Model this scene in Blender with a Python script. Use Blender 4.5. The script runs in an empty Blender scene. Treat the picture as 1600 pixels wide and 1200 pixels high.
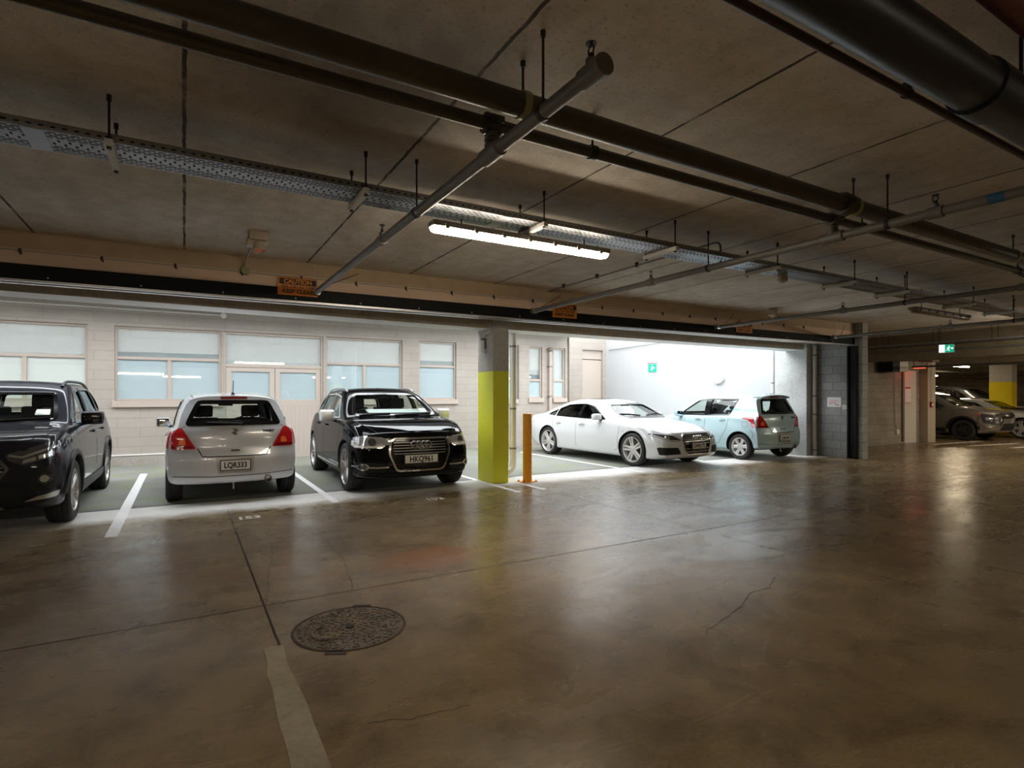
import bpy, bmesh, math, random
from mathutils import Vector, Matrix, geometry
from mathutils.bvhtree import BVHTree

random.seed(7)
C = bpy.context.scene.collection
PI = math.pi

# ------------------------------------------------------------------ materials
MATS = {}

def new_mat(name):
    m = bpy.data.materials.new(name)
    m.use_nodes = True
    nt = m.node_tree
    for n in list(nt.nodes):
        nt.nodes.remove(n)
    out = nt.nodes.new('ShaderNodeOutputMaterial')
    MATS[name] = m
    return m, nt, out

def principled(name, col, rough=0.5, metal=0.0, coat=0.0, spec=0.5, emit=None, estr=0.0, noise=0.0, nscale=6.0, bump=0.0):
    m, nt, out = new_mat(name)
    b = nt.nodes.new('ShaderNodeBsdfPrincipled')
    b.inputs['Base Color'].default_value = (*col, 1)
    b.inputs['Roughness'].default_value = rough
    b.inputs['Metallic'].default_value = metal
    b.inputs['Coat Weight'].default_value = coat
    b.inputs['Coat Roughness'].default_value = 0.03
    b.inputs['Specular IOR Level'].default_value = spec
    if emit:
        b.inputs['Emission Color'].default_value = (*emit, 1)
        b.inputs['Emission Strength'].default_value = estr
    if noise or bump:
        tc = nt.nodes.new('ShaderNodeTexCoord')
        nz = nt.nodes.new('ShaderNodeTexNoise')
        nz.inputs['Scale'].default_value = nscale
        nz.inputs['Detail'].default_value = 5
        nt.links.new(tc.outputs['Object'], nz.inputs['Vector'])
        if noise:
            mx = nt.nodes.new('ShaderNodeMix')
            mx.data_type = 'RGBA'
            mx.inputs[6].default_value = (*[c * (1 - noise) for c in col], 1)
            mx.inputs[7].default_value = (*[min(1, c * (1 + noise)) for c in col], 1)
            nt.links.new(nz.outputs['Fac'], mx.inputs[0])
            nt.links.new(mx.outputs[2], b.inputs['Base Color'])
        if bump:
            bp = nt.nodes.new('ShaderNodeBump')
            bp.inputs['Strength'].default_value = bump
            bp.inputs['Distance'].default_value = 0.01
            nt.links.new(nz.outputs['Fac'], bp.inputs['Height'])
            nt.links.new(bp.outputs['Normal'], b.inputs['Normal'])
    nt.links.new(b.outputs[0], out.inputs[0])
    return m

def glass_mat(name, tint=(0.8, 0.88, 0.84), refl=0.0):
    m, nt, out = new_mat(name)
    tr = nt.nodes.new('ShaderNodeBsdfTransparent')
    tr.inputs[0].default_value = (*tint, 1)
    gl = nt.nodes.new('ShaderNodeBsdfGlossy')
    gl.inputs['Roughness'].default_value = 0.02
    # two-sided Schlick reflectance of a thin pane
    g = nt.nodes.new('ShaderNodeNewGeometry')
    dt = nt.nodes.new('ShaderNodeVectorMath')
    dt.operation = 'DOT_PRODUCT'
    nt.links.new(g.outputs['Normal'], dt.inputs[0])
    nt.links.new(g.outputs['Incoming'], dt.inputs[1])

    def mm(op, a, b=None):
        n = nt.nodes.new('ShaderNodeMath')
        n.operation = op
        n.use_clamp = op in ('ADD', 'SUBTRACT')
        for i, v in enumerate((a, b)):
            if v is None:
                continue
            if isinstance(v, (int, float)):
                n.inputs[i].default_value = v
            else:
                nt.links.new(v, n.inputs[i])
        return n.outputs[0]
    fac = mm('POWER', mm('SUBTRACT', 1.0, mm('ABSOLUTE', dt.outputs['Value'])), 5.0)
    fac = mm('ADD', mm('MULTIPLY', fac, 0.9), 0.05 + refl)
    mx = nt.nodes.new('ShaderNodeMixShader')
    nt.links.new(fac, mx.inputs[0])
    nt.links.new(tr.outputs[0], mx.inputs[1])
    nt.links.new(gl.outputs[0], mx.inputs[2])
    nt.links.new(mx.outputs[0], out.inputs[0])
    return m

def paint(name, col, metal=0.0, rough=0.35, coat=1.0, spec=0.2):
    return principled(name, col, rough=rough, metal=metal, coat=coat, spec=spec)

principled('tyre_rubber', (0.018, 0.017, 0.017), 0.75, noise=0.25, nscale=40)
principled('black_plastic', (0.012, 0.012, 0.013), 0.45)
principled('matte_black', (0.006, 0.006, 0.006), 0.8)
principled('gloss_black', (0.006, 0.006, 0.007), 0.12)
principled('chrome', (0.75, 0.75, 0.76), 0.12, metal=1.0)
principled('satin_silver', (0.55, 0.54, 0.53), 0.32, metal=0.9)
principled('alloy_grey', (0.42, 0.40, 0.385), 0.34, metal=0.75)
principled('alloy_bright', (0.62, 0.60, 0.58), 0.35, metal=0.55)
principled('alloy_dark', (0.05, 0.05, 0.052), 0.3, metal=0.6)
principled('brake_steel', (0.16, 0.15, 0.145), 0.5, metal=0.8)
principled('seat_cloth', (0.028, 0.028, 0.03), 0.85)
principled('dash_plastic', (0.022, 0.023, 0.025), 0.6)
principled('dash_panel', (0.75, 0.76, 0.78), 0.6)
principled('lamp_red', (0.55, 0.012, 0.016), 0.12, coat=1.0)
principled('lamp_red_dark', (0.22, 0.006, 0.010), 0.12, coat=1.0)
principled('lamp_amber', (0.95, 0.22, 0.05), 0.15, coat=1.0)
principled('lamp_clear', (0.62, 0.63, 0.64), 0.1, metal=0.6, coat=1.0)
principled('lamp_smoke', (0.06, 0.06, 0.065), 0.06, coat=1.0)
principled('lamp_led', (0.9, 0.9, 0.88), 0.2)
principled('plate_white', (0.70, 0.68, 0.63), 0.45)
principled('plate_frame', (0.02, 0.02, 0.02), 0.5)
principled('plate_black', (0.01, 0.01, 0.01), 0.5)
principled('mirror_silvered', (0.7, 0.75, 0.8), 0.03, metal=1.0)
principled('mirror_satin', (0.85, 0.85, 0.86), 0.35, metal=0.7, coat=0.5)
principled('exhaust_metal', (0.35, 0.32, 0.29), 0.3, metal=1.0)
principled('sticker_white', (0.8, 0.8, 0.78), 0.6)
glass_mat('car_glass', (0.84, 0.91, 0.87), 0.02)
glass_mat('car_glass_dark', (0.20, 0.23, 0.23), 0.03)
paint('paint_silver', (0.60, 0.615, 0.65), 0.35, 0.32)
paint('paint_black', (0.004, 0.004, 0.005), 0.0, 0.3, 0.5, 0.0)
paint('paint_charcoal', (0.016, 0.017, 0.025), 0.04, 0.3, 0.6, 0.03)
paint('paint_white', (0.60, 0.61, 0.62), 0.0, 0.3)
paint('paint_blue', (0.42, 0.56, 0.60), 0.25, 0.33)
paint('paint_bronze', (0.26, 0.24, 0.21), 0.5, 0.32)
paint('paint_navy', (0.012, 0.013, 0.016), 0.2, 0.3)

# ------------------------------------------------------------------ mesh helpers
def bm_new():
    return bmesh.new()

def obj(name, bm, mats, parent=None, smooth=35, loc=None, merge=False):
    if merge:
        bmesh.ops.remove_doubles(bm, verts=bm.verts, dist=1e-4)
    me = bpy.data.meshes.new(name)
    bm.to_mesh(me)
    bm.free()
    return mesh_obj(name, me, mats, parent, smooth, loc)

def mesh_obj(name, me, mats, parent=None, smooth=35, loc=None):
    if isinstance(mats, str):
        mats = [mats]
    if len(me.materials) == 0:
        for m in mats:
            me.materials.append(MATS[m])
    if smooth:
        for p in me.polygons:
            p.use_smooth = True
        me.set_sharp_from_angle(angle=math.radians(smooth))
    o = bpy.data.objects.new(name, me)
    C.objects.link(o)
    if parent:
        o.parent = parent
    if loc:
        o.location = loc
    return o

def empty(name, loc=(0, 0, 0), rz=0.0):
    o = bpy.data.objects.new(name, None)
    C.objects.link(o)
    o.empty_display_size = 0.2
    o.location = loc
    o.rotation_euler = (0, 0, rz)
    return o

def tag(o, label, cat, group=None):
    o['label'] = label
    o['category'] = cat
    if group:
        o['group'] = group
    return o

def struct(o, label=None):
    o['kind'] = 'structure'
    if label:
        o['label'] = label
    return o

def copy_tree(o, parent=None):
    c = o.copy()
    C.objects.link(c)
    if parent:
        c.parent = parent
    for ch in list(o.children):
        copy_tree(ch, c)
    return c

def add_box(bm, c, s, rot=None, mi=0, bevel=0.0):
    g = bmesh.ops.create_cube(bm, size=1.0)
    vs = g['verts']
    for v in vs:
        v.co = Vector((v.co.x * s[0], v.co.y * s[1], v.co.z * s[2]))
    fs = list({f for v in vs for f in v.link_faces})
    for f in fs:
        f.material_index = mi
    if bevel:
        es = list({e for v in vs for e in v.link_edges})
        r = bmesh.ops.bevel(bm, geom=es, offset=bevel, segments=2, affect='EDGES', profile=0.6)
        vs = list({v for f in r['faces'] for v in f.verts} | {v for v in vs if v.is_valid})
        # collect the whole island
        seen = set(vs)
        st = list(vs)
        while st:
            v = st.pop()
            for e in v.link_edges:
                w = e.other_vert(v)
                if w not in seen:
                    seen.add(w)
                    st.append(w)
        vs = list(seen)
        for f in {f for v in vs for f in v.link_faces}:
            f.material_index = mi
    M = Matrix.Translation(Vector(c))
    if rot is not None:
        M = M @ rot
    for v in vs:
        v.co = M @ v.co
    return vs

def box2(bm, a, b, mi=0, bevel=0.0):
    c = [(a[i] + b[i]) / 2 for i in range(3)]
    s = [abs(b[i] - a[i]) for i in range(3)]
    return add_box(bm, c, s, mi=mi, bevel=bevel)

def frame_for(d):
    d = Vector(d).normalized()
    up = Vector((0, 0, 1)) if abs(d.z) < 0.95 else Vector((1, 0, 0))
    a = d.cross(up).normalized()
    b = a.cross(d).normalized()
    return a, b, d

def add_ring_strip(bm, rings, closed=True, mi=0, caps=True):
    vr = [[bm.verts.new(p) for p in r] for r in rings]
    n = len(vr[0])
    for i in range(len(vr) - 1):
        for j in range(n if closed else n - 1):
            k = (j + 1) % n
            f = bm.faces.new((vr[i][j], vr[i][k], vr[i + 1][k], vr[i + 1][j]))
            f.material_index = mi
    if caps and closed:
        f = bm.faces.new(list(reversed(vr[0])))
        f.material_index = mi
        f = bm.faces.new(vr[-1])
        f.material_index = mi
    return vr

def add_cyl(bm, p0, p1, r, seg=12, mi=0, r2=None, caps=True):
    p0, p1 = Vector(p0), Vector(p1)
    a, b, d = frame_for(p1 - p0)
    r2 = r if r2 is None else r2
    rings = []
    for p, rr in ((p0, r), (p1, r2)):
        rings.append([p + a * (rr * math.cos(2 * PI * j / seg)) - b * (rr * math.sin(2 * PI * j / seg)) for j in range(seg)])
    add_ring_strip(bm, rings, True, mi, caps)

def add_lathe(bm, prof, origin, axis, seg=24, mi=0, caps=True):
    """prof: list of (radius, distance along axis)"""
    o = Vector(origin)
    a, b, d = frame_for(axis)
    rings = []
    for r, t in prof:
        rings.append([o + d * t + a * (r * math.cos(2 * PI * j / seg)) - b * (r * math.sin(2 * PI * j / seg)) for j in range(seg)])
    add_ring_strip(bm, rings, True, mi, caps)

def add_tube(bm, pts, r, seg=8, mi=0):
    pts = [Vector(p) for p in pts]
    rings = []
    prev_a = None
    for i, p in enumerate(pts):
        if i == 0:
            d = pts[1] - pts[0]
        elif i == len(pts) - 1:
            d = pts[-1] - pts[-2]
        else:
            d = (pts[i + 1] - p).normalized() + (p - pts[i - 1]).normalized()
        d.normalize()
        if prev_a is None:
            a, b, _ = frame_for(d)
        else:
            a = (prev_a - d * prev_a.dot(d)).normalized()
            b = a.cross(d).normalized()
        prev_a = a
        rings.append([p + a * (r * math.cos(2 * PI * j / seg)) - b * (r * math.sin(2 * PI * j / seg)) for j in range(seg)])
    add_ring_strip(bm, rings, True, mi, True)

def add_sphere(bm, c, r, seg=12, rings=8, mi=0, sc=(1, 1, 1)):
    g = bmesh.ops.create_uvsphere(bm, u_segments=seg, v_segments=rings, radius=r)
    for v in g['verts']:
        v.co = Vector((v.co.x * sc[0] + c[0], v.co.y * sc[1] + c[1], v.co.z * sc[2] + c[2]))
    for f in {f for v in g['verts'] for f in v.link_faces}:
        f.material_index = mi

def arc_pts(p0, pc, p1, n=6):
    """quadratic bend from p0 to p1 around corner pc"""
    p0, pc, p1 = Vector(p0), Vector(pc), Vector(p1)
    return [(p0 * (1 - t) ** 2 + pc * 2 * t * (1 - t) + p1 * t * t) for t in [i / n for i in range(n + 1)]]

def add_poly_prism(bm, poly, fn0, fn1, mi=0):
    """poly list of 2D; fn0/fn1 map 2D to 3D for two ends"""
    a = [bm.verts.new(fn0(*p)) for p in poly]
    b = [bm.verts.new(fn1(*p)) for p in poly]
    n = len(poly)
    fs = [bm.faces.new(list(reversed(a))), bm.faces.new(b)]
    for i in range(n):
        k = (i + 1) % n
        fs.append(bm.faces.new((a[i], a[k], b[k], b[i])))
    for f in fs:
        f.material_index = mi
    return fs

def fix_normals(bm):
    bmesh.ops.recalc_face_normals(bm, faces=bm.faces)

def text_mesh(txt, size, depth=0.002, align='CENTER', spacing=1.0, bold=0.0, sx=1.0):
    cu = bpy.data.curves.new('lettering', 'FONT')
    cu.body = txt
    cu.size = size
    cu.extrude = depth
    cu.align_x = align
    cu.align_y = 'CENTER'
    cu.space_character = spacing
    cu.offset = bold
    cu.resolution_u = 3
    o = bpy.data.objects.new('lettering_tmp', cu)
    C.objects.link(o)
    dg = bpy.context.evaluated_depsgraph_get()
    me = bpy.data.meshes.new_from_object(o.evaluated_get(dg))
    bpy.data.objects.remove(o)
    bpy.data.curves.remove(cu)
    me.materials.clear()
    if sx != 1.0:
        for v in me.vertices:
            v.co.x *= sx
    return me

def place_text(name, txt, size, mat, origin, right, up, parent=None, depth=0.002, align='CENTER', spacing=1.0, bold=0.0, sx=1.0):
    me = text_mesh(txt, size, depth, align, spacing, bold, sx)
    r, u = Vector(right).normalized(), Vector(up).normalized()
    n = r.cross(u)
    o = Vector(origin)
    for v in me.vertices:
        v.co = o + r * v.co.x + u * v.co.y + n * v.co.z
    return mesh_obj(name, me, mat, parent, smooth=0)

# ------------------------------------------------------------------ curves in one variable
def pchip(keys):
    xs = [k[0] for k in keys]
    ys = [k[1] for k in keys]
    n = len(xs)
    if n == 1:
        return lambda x: ys[0]
    h = [xs[i + 1] - xs[i] for i in range(n - 1)]
    d = [(ys[i + 1] - ys[i]) / h[i] for i in range(n - 1)]
    m = [0.0] * n
    m[0], m[-1] = d[0], d[-1]
    for i in range(1, n - 1):
        if d[i - 1] * d[i] <= 0:
            m[i] = 0.0
        else:
            w1, w2 = 2 * h[i] + h[i - 1], h[i] + 2 * h[i - 1]
            m[i] = (w1 + w2) / (w1 / d[i - 1] + w2 / d[i])

    def f(x):
        if x <= xs[0]:
            return ys[0]
        if x >= xs[-1]:
            return ys[-1]
        i = 0
        while x > xs[i + 1]:
            i += 1
        t = (x - xs[i]) / h[i]
        t2, t3 = t * t, t * t * t
        return (2 * t3 - 3 * t2 + 1) * ys[i] + (t3 - 2 * t2 + t) * h[i] * m[i] + (-2 * t3 + 3 * t2) * ys[i + 1] + (t3 - t2) * h[i] * m[i + 1]
    return f

def smooth_path(pts, per=3):
    """monotone interpolation of a polyline by chord length"""
    t = [0.0]
    for i in range(1, len(pts)):
        t.append(t[-1] + max(1e-5, math.dist(pts[i], pts[i - 1])))
    fs = [pchip(list(zip(t, [p[k] for p in pts]))) for k in range(len(pts[0]))]
    out = []
    for i in range(len(pts) - 1):
        for j in range(per):
            u = t[i] + (t[i + 1] - t[i]) * j / per
            out.append(tuple(f(u) for f in fs))
    out.append(tuple(pts[-1]))
    return out

def rounded(poly, r, n=4):
    """round the corners of a 2D polygon"""
    out = []
    m = len(poly)
    for i in range(m):
        p0, p, p1 = Vector(poly[i - 1]), Vector(poly[i]), Vector(poly[(i + 1) % m])
        a, b = (p0 - p), (p1 - p)
        ra = min(r, a.length * 0.45)
        rb = min(r, b.length * 0.45)
        A = p + a.normalized() * ra
        B = p + b.normalized() * rb
        for k in range(n + 1):
            t = k / n
            q = A * (1 - t) ** 2 + p * 2 * t * (1 - t) + B * t * t
            out.append((q.x, q.y))
    return out

def inset_poly(poly, d):
    """move every edge of a polygon inwards by d (positive shrinks)"""
    m = len(poly)
    area = sum(poly[i][0] * poly[(i + 1) % m][1] - poly[(i + 1) % m][0] * poly[i][1] for i in range(m))
    sg = 1 if area > 0 else -1
    out = []
    for i in range(m):
        p0, p, p1 = Vector(poly[i - 1]), Vector(poly[i]), Vector(poly[(i + 1) % m])
        e0, e1 = (p - p0).normalized(), (p1 - p).normalized()
        n0 = Vector((-e0.y, e0.x)) * sg
        n1 = Vector((-e1.y, e1.x)) * sg
        k = n0 + n1
        den = 1 + n0.dot(n1)
        k = k / max(den, 0.35)
        q = p + k * d
        out.append((q.x, q.y))
    return out

def strip_poly(path, w, closed=False):
    """polygon of a stroked open path of width w"""
    L, R = [], []
    n = len(path)
    for i in range(n):
        p = Vector(path[i])
        a = Vector(path[max(0, i - 1)])
        b = Vector(path[min(n - 1, i + 1)])
        d = (b - a).normalized()
        nn = Vector((-d.y, d.x)) * (w / 2)
        L.append(tuple(p + nn))
        R.append(tuple(p - nn))
    return L + R[::-1]

def in_poly(p, poly):
    x, y = p
    c = False
    j = len(poly) - 1
    for i in range(len(poly)):
        xi, yi = poly[i]
        xj, yj = poly[j]
        if (yi > y) != (yj > y) and x < (xj - xi) * (y - yi) / (yj - yi) + xi:
            c = not c
        j = i
    return c

def resample(poly, res):
    out = []
    m = len(poly)
    for i in range(m):
        a, b = Vector(poly[i]), Vector(poly[(i + 1) % m])
        k = max(1, int(math.ceil((b - a).length / res)))
        for j in range(k):
            q = a.lerp(b, j / k)
            out.append((q.x, q.y))
    return out

def triangulate(poly, holes=(), res=0.05):
    loops = [resample(poly, res)] + [resample(h, res) for h in holes]
    vs, es = [], []
    for lp in loops:
        b = len(vs)
        vs += [Vector(p) for p in lp]
        es += [(b + i, b + (i + 1) % len(lp)) for i in range(len(lp))]
    x0, x1 = min(p[0] for p in loops[0]), max(p[0] for p in loops[0])
    y0, y1 = min(p[1] for p in loops[0]), max(p[1] for p in loops[0])
    nx, ny = int((x1 - x0) / res), int((y1 - y0) / res)
    for i in range(nx + 1):
        for j in range(ny + 1):
            p = (x0 + (i + 0.5 + 0.13 * (j % 2)) * res, y0 + (j + 0.5) * res)
            if in_poly(p, loops[0]) and not any(in_poly(p, h) for h in loops[1:]):
                vs.append(Vector(p))
    r = geometry.delaunay_2d_cdt(vs, es, [], 0, 1e-5)
    V, F = r[0], r[2]
    keep = []
    for f in F:
        c = sum((V[i] for i in f), Vector((0, 0))) / len(f)
        if in_poly(c, loops[0]) and not any(in_poly(c, h) for h in loops[1:]):
            keep.append(f)
    return V, keep
# ------------------------------------------------------------------ cars
def boolean_cut(o, bm, mat):
    fix_normals(bm)
    me = bpy.data.meshes.new('cutter')
    bm.to_mesh(me)
    bm.free()
    me.materials.append(MATS[mat])
    c = bpy.data.objects.new('cutter', me)
    C.objects.link(c)
    md = o.modifiers.new('cut', 'BOOLEAN')
    md.operation = 'DIFFERENCE'
    md.solver = 'EXACT'
    md.material_mode = 'TRANSFER'
    md.object = c
    dg = bpy.context.evaluated_depsgraph_get()
    res = bpy.data.meshes.new_from_object(o.evaluated_get(dg))
    o.modifiers.clear()
    old = o.data
    o.data = res
    bpy.data.meshes.remove(old)
    bpy.data.objects.remove(c)
    bpy.data.meshes.remove(me)

class Car:
    def __init__(self, spec):
        self.sp = spec
        self.L, self.W = spec['L'], spec['W']
        self.x0 = spec['WB'] / 2 + spec['fo']
        self.f = {k: pchip(spec[k]) for k in ('zb', 'w', 'zs', 'ws', 'zr', 'wr', 'zc')}
        self.fprof = pchip(spec['fprof'])
        self.rprof = pchip(spec['rprof'])
        self.root = empty(spec['name'])
        self.build_body()

    def half(self, s, inset=0.0):
        g = {k: fn(s) for k, fn in self.f.items()}
        zb, w, zs, ws, zr, wr, zc = (g[k] for k in ('zb', 'w', 'zs', 'ws', 'zr', 'wr', 'zc'))
        h = zs - zb
        hip = self.sp.get('hip', 0.35)
        gw = ws - min(0.035, 0.3 * (ws - wr))
        bul = self.sp.get('bulge', 0.02) * min(1.0, (zr - zs) / 0.3)
        zr = max(zr, zs + 0.024)
        zc = max(zc, zr + 0.012)
        P = [(0, zb), (0.55 * w, zb + 0.003), (0.86 * w, zb + 0.012), (0.955 * w, zb + 0.045),
             (0.985 * w, zb + 0.24 * h), (w, zb + 0.52 * h), (w + (ws - w) * hip, zb + 0.80 * h),
             (ws, zs), (gw, zs + 0.010), (0.5 * gw + 0.5 * wr + bul, 0.5 * (zs + 0.01 + zr)), (wr, zr),
             (wr * 0.84, zr + 0.52 * (zc - zr)), (wr * 0.45, zr + 0.88 * (zc - zr)), (0, zc)]
        return P

    def warp(self, p):
        x, y, z = p
        s = self.x0 - x
        w = self.f['w'](s)
        q = min(1.2, abs(y) / self.W * 2)
        sF, sR = self.sp.get('sF', 0.8), self.sp.get('sR', 0.9)
        if s < sF:
            k = (1 - s / sF) ** 2
            x -= k * (self.sp.get('fplan', 0.2) * q ** 2.6 + self.fprof(z))
        t = self.L - s
        if t < sR:
            k = (1 - t / sR) ** 2
            x += k * (self.sp.get('rplan', 0.16) * q ** 2.6 + self.rprof(z))
        return (x, y, z)

    def build_body(self):
        n = 84
        st = [self.L * i / n for i in range(n + 1)]
        bm = bm_new()
        rings = []
        for s in st:
            hp = smooth_path(self.half(s), 3)
            ring = [(self.x0 - s, y, z) for y, z in hp] + [(self.x0 - s, -y, z) for y, z in hp[-2:0:-1]]
            rings.append([self.warp(p) for p in ring])
        vr = [[bm.verts.new(p) for p in r] for r in rings]
        m = len(vr[0])
        for i in range(n):
            for j in range(m):
                k = (j + 1) % m
                bm.faces.new((vr[i][j], vr[i][k], vr[i + 1][k], vr[i + 1][j]))
        hn = m // 2
        M = 18
        for end in (0, n):
            s = st[end]
            rows = []
            for j in range(1, hn):
                a, b = vr[end][j], vr[end][m - j]
                hp = smooth_path(self.half(s), 3)[j]
                row = [a]
                for c in range(1, M):
                    y = hp[0] * (1 - 2 * c / M)
                    row.append(bm.verts.new(self.warp((self.x0 - s, y, hp[1]))))
                row.append(b)
                rows.append(row)
            for r0, r1 in zip(rows[:-1], rows[1:]):
                for c in range(M):
                    bm.faces.new((r0[c], r0[c + 1], r1[c + 1], r1[c]))
            for tip, row in ((vr[end][0], rows[0]), (vr[end][hn], rows[-1])):
                for c in range(M):
                    bm.faces.new((tip, row[c], row[c + 1]))
        fix_normals(bm)
        self.bvh = BVHTree.FromBMesh(bm)
        o = obj('body', bm, self.sp['paint'], self.root, smooth=0)
        self.body = o
        # cabin
        c0, c1 = self.sp['cabin']
        zf = self.sp.get('zfloor', 0.72)
        bm = bm_new()
        rings = []
        for i in range(41):
            s = c0 + (c1 - c0) * i / 40
            P = self.half(s)
            hp = smooth_path(P[7:], 3)
            pts = [(0, zf), (max(0.3, P[7][0] - 0.08), zf)]
            for y, z in hp:
                pts.append((max(0.0, y - 0.05), max(zf + 0.02, z - 0.045)))
            pts[-1] = (0, pts[-1][1])
            half = pts
            ring = [(self.x0 - s, y, z) for y, z in half] + [(self.x0 - s, -y, z) for y, z in half[-2:0:-1]]
            wr = []
            for p in ring:
                q = self.warp(p)
                x = q[0] + 0.05 if self.L - s < self.sp.get('sR', 0.9) else q[0]
                wr.append((x, q[1], q[2]))
            rings.append(wr)
        add_ring_strip(bm, rings, True, 0, True)
        boolean_cut(o, bm, 'dash_plastic')
        # wheel wells
        ra = self.sp['rw'] + self.sp.get('gap', 0.055)
        for ax in (0, 1):
            s = self.sp['fo'] + ax * self.sp['WB']
            for sd in (1, -1):
                bm = bm_new()
                y0 = self.W / 2 - 0.36
                add_cyl(bm, (self.x0 - s, sd * y0, self.sp['rw'] + 0.005), (self.x0 - s, sd * (self.W / 2 + 0.3), self.sp['rw'] + 0.005), ra, 48)
                boolean_cut(o, bm, 'matte_black')
        # windows
        for wd in self.sp['windows']:
            poly = wd['poly']
            for sd in ((1, -1) if wd['plane'] == 'S' else (1,)):
                bm = bm_new()
                pl = wd['plane']
                if pl == 'S':
                    add_poly_prism(bm, poly, lambda s, z: (self.x0 - s, sd * 0.25, z), lambda s, z: (self.x0 - s, sd * 1.4, z))
                elif pl == 'F':
                    xm = self.x0 - wd['s_in']
                    add_poly_prism(bm, poly, lambda y, z: (xm, y, z), lambda y, z: (self.x0 + 1, y, z))
                else:
                    xm = self.x0 - wd['s_in']
                    add_poly_prism(bm, poly, lambda y, z: (xm, y, z), lambda y, z: (self.x0 - self.L - 1, y, z))
                boolean_cut(o, bm, 'gloss_black')
                self.patch(wd['part'], inset_poly(poly, -0.012), pl, -0.010, wd.get('mat', 'car_glass'), side=sd, thick=0, res=0.05, relax=8)
                if wd.get('trim', True):
                    b = wd.get('border', 0.022)
                    self.patch('window_trim', inset_poly(poly, -0.008), pl, 0.006, wd.get('trim_mat', 'gloss_black'), holes=[inset_poly(poly, b)], side=sd, thick=0.014, res=0.03)
        me = o.data
        for p in me.polygons:
            p.use_smooth = True
        me.set_sharp_from_angle(angle=math.radians(38))

    # project a polygon on the uncut body skin
    def hit(self, p, plane, side, ang):
        x0 = self.x0
        if plane == 'S':
            P, d = Vector((x0 - p[0], 2.0 * side, p[1])), Vector((0, side, 0))
        elif plane == 'F':
            P, d = Vector((x0 + 2, p[0] * side, p[1])), Vector((1, 0, 0))
        elif plane == 'R':
            P, d = Vector((x0 - self.L - 2, p[0] * side, p[1])), Vector((-1, 0, 0))
        elif plane == 'T':
            P, d = Vector((x0 - p[0], p[1] * side, 3)), Vector((0, 0, 1))
        else:
            a = math.radians(ang)
            d = Vector((math.cos(a), math.sin(a), 0))
            u = Vector((-math.sin(a), math.cos(a), 0))
            P = d * 5 + u * p[0] + Vector((0, 0, p[1]))
            P.y *= side
            d.y *= side
        r = self.bvh.ray_cast(P, -d)
        if r[0] is not None and plane in 'FR' and (plane == 'R' or p[1] < self.f['zs'](0.4) + 0.02):
            end = x0 if plane == 'F' else x0 - self.L
            if abs(r[0].x - end) > 0.55:
                return self.bvh.find_nearest(Vector((end - 0.32 * d.x, P.y, P.z)))[:2] + (d,)
        if r[0] is None:
            r = self.bvh.find_nearest(P - d * (P.dot(d) - (1.0 if plane != 'S' else self.W / 2)))
        return r[0], r[1], d

    def patch(self, name, poly, plane, off, mat, holes=(), side=1, thick=0.014, res=0.045, ang=0.0, parent=None, smooth=35, relax=0):
        V, F = triangulate(poly, holes, res)
        bm = bm_new()
        top, bot = [], []
        dd = None
        for v in V:
            h, nrm, d = self.hit(v, plane, side, ang)
            dd = d
            q = h + d * off * 0.4 + nrm * off * 0.6
            top.append(bm.verts.new(q))
            bot.append(q - d * (thick + off) if thick else None)
        fs = []
        ec = {}
        for f in F:
            a = [top[i] for i in f]
            nn = (a[1].co - a[0].co).cross(a[2].co - a[0].co)
            if nn.dot(dd) < 0:
                f = list(reversed(f))
            try:
                bm.faces.new([top[i] for i in f])
            except ValueError:
                continue
            for i in range(3):
                e = (f[i], f[(i + 1) % 3])
                ec[e] = ec.get(e, 0) + 1
        if thick:
            bv = {}
            for (a, b) in list(ec):
                if (b, a) not in ec:
                    for k in (a, b):
                        if k not in bv:
                            bv[k] = bm.verts.new(bot[k])
                    bm.faces.new((top[b], top[a], bv[a], bv[b]))
        if relax:
            inner = [v for v in bm.verts if v.link_faces and not any(e.is_boundary for e in v.link_edges)]
            for _ in range(relax):
                bmesh.ops.smooth_vert(bm, verts=inner, factor=0.5, use_axis_x=True, use_axis_y=True, use_axis_z=True)
            smooth = 80
        lone = [v for v in bm.verts if not v.link_faces]
        bmesh.ops.delete(bm, geom=lone, context='VERTS')
        return obj(name, bm, mat, parent or self.root, smooth=smooth)

    def both(self, name, poly, plane, off, mat, **k):
        return [self.patch(name, poly, plane, off, mat, side=s, **k) for s in (1, -1)]

    def seam(self, path, plane='S', w=0.008, sides=(1, -1), mat='matte_black', off=0.0012, name='door_seam', res=0.05):
        for s in sides:
            self.patch(name, strip_poly(path, w), plane, off, mat, side=s, thick=0, res=res)

    def wheels(self, rim_fn, rim_mat, wt=0.225, rr=0.235):
        rw = self.sp['rw']
        bm = bm_new()
        hw = wt / 2
        prof = [(rr, -hw + 0.012), (rr + 0.012, -hw), (rw - 0.035, -hw - 0.004), (rw - 0.012, -hw + 0.012), (rw - 0.002, -hw + 0.035),
                (rw, -0.055), (rw - 0.009, -0.053), (rw - 0.009, -0.043), (rw, -0.041), (rw, -0.006), (rw - 0.009, -0.004), (rw - 0.009, 0.004), (rw, 0.006),
                (rw, 0.041), (rw - 0.009, 0.043), (rw - 0.009, 0.053), (rw, 0.055), (rw - 0.002, hw - 0.035), (rw - 0.012, hw - 0.012), (rw - 0.035, hw + 0.004), (rr + 0.012, hw), (rr, hw - 0.012)]
        add_lathe(bm, prof, (0, 0, 0), (0, 1, 0), 48, caps=False)
        tyre = obj('wheel', bm, 'tyre_rubber', self.root, smooth=30)
        bm = bm_new()
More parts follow.
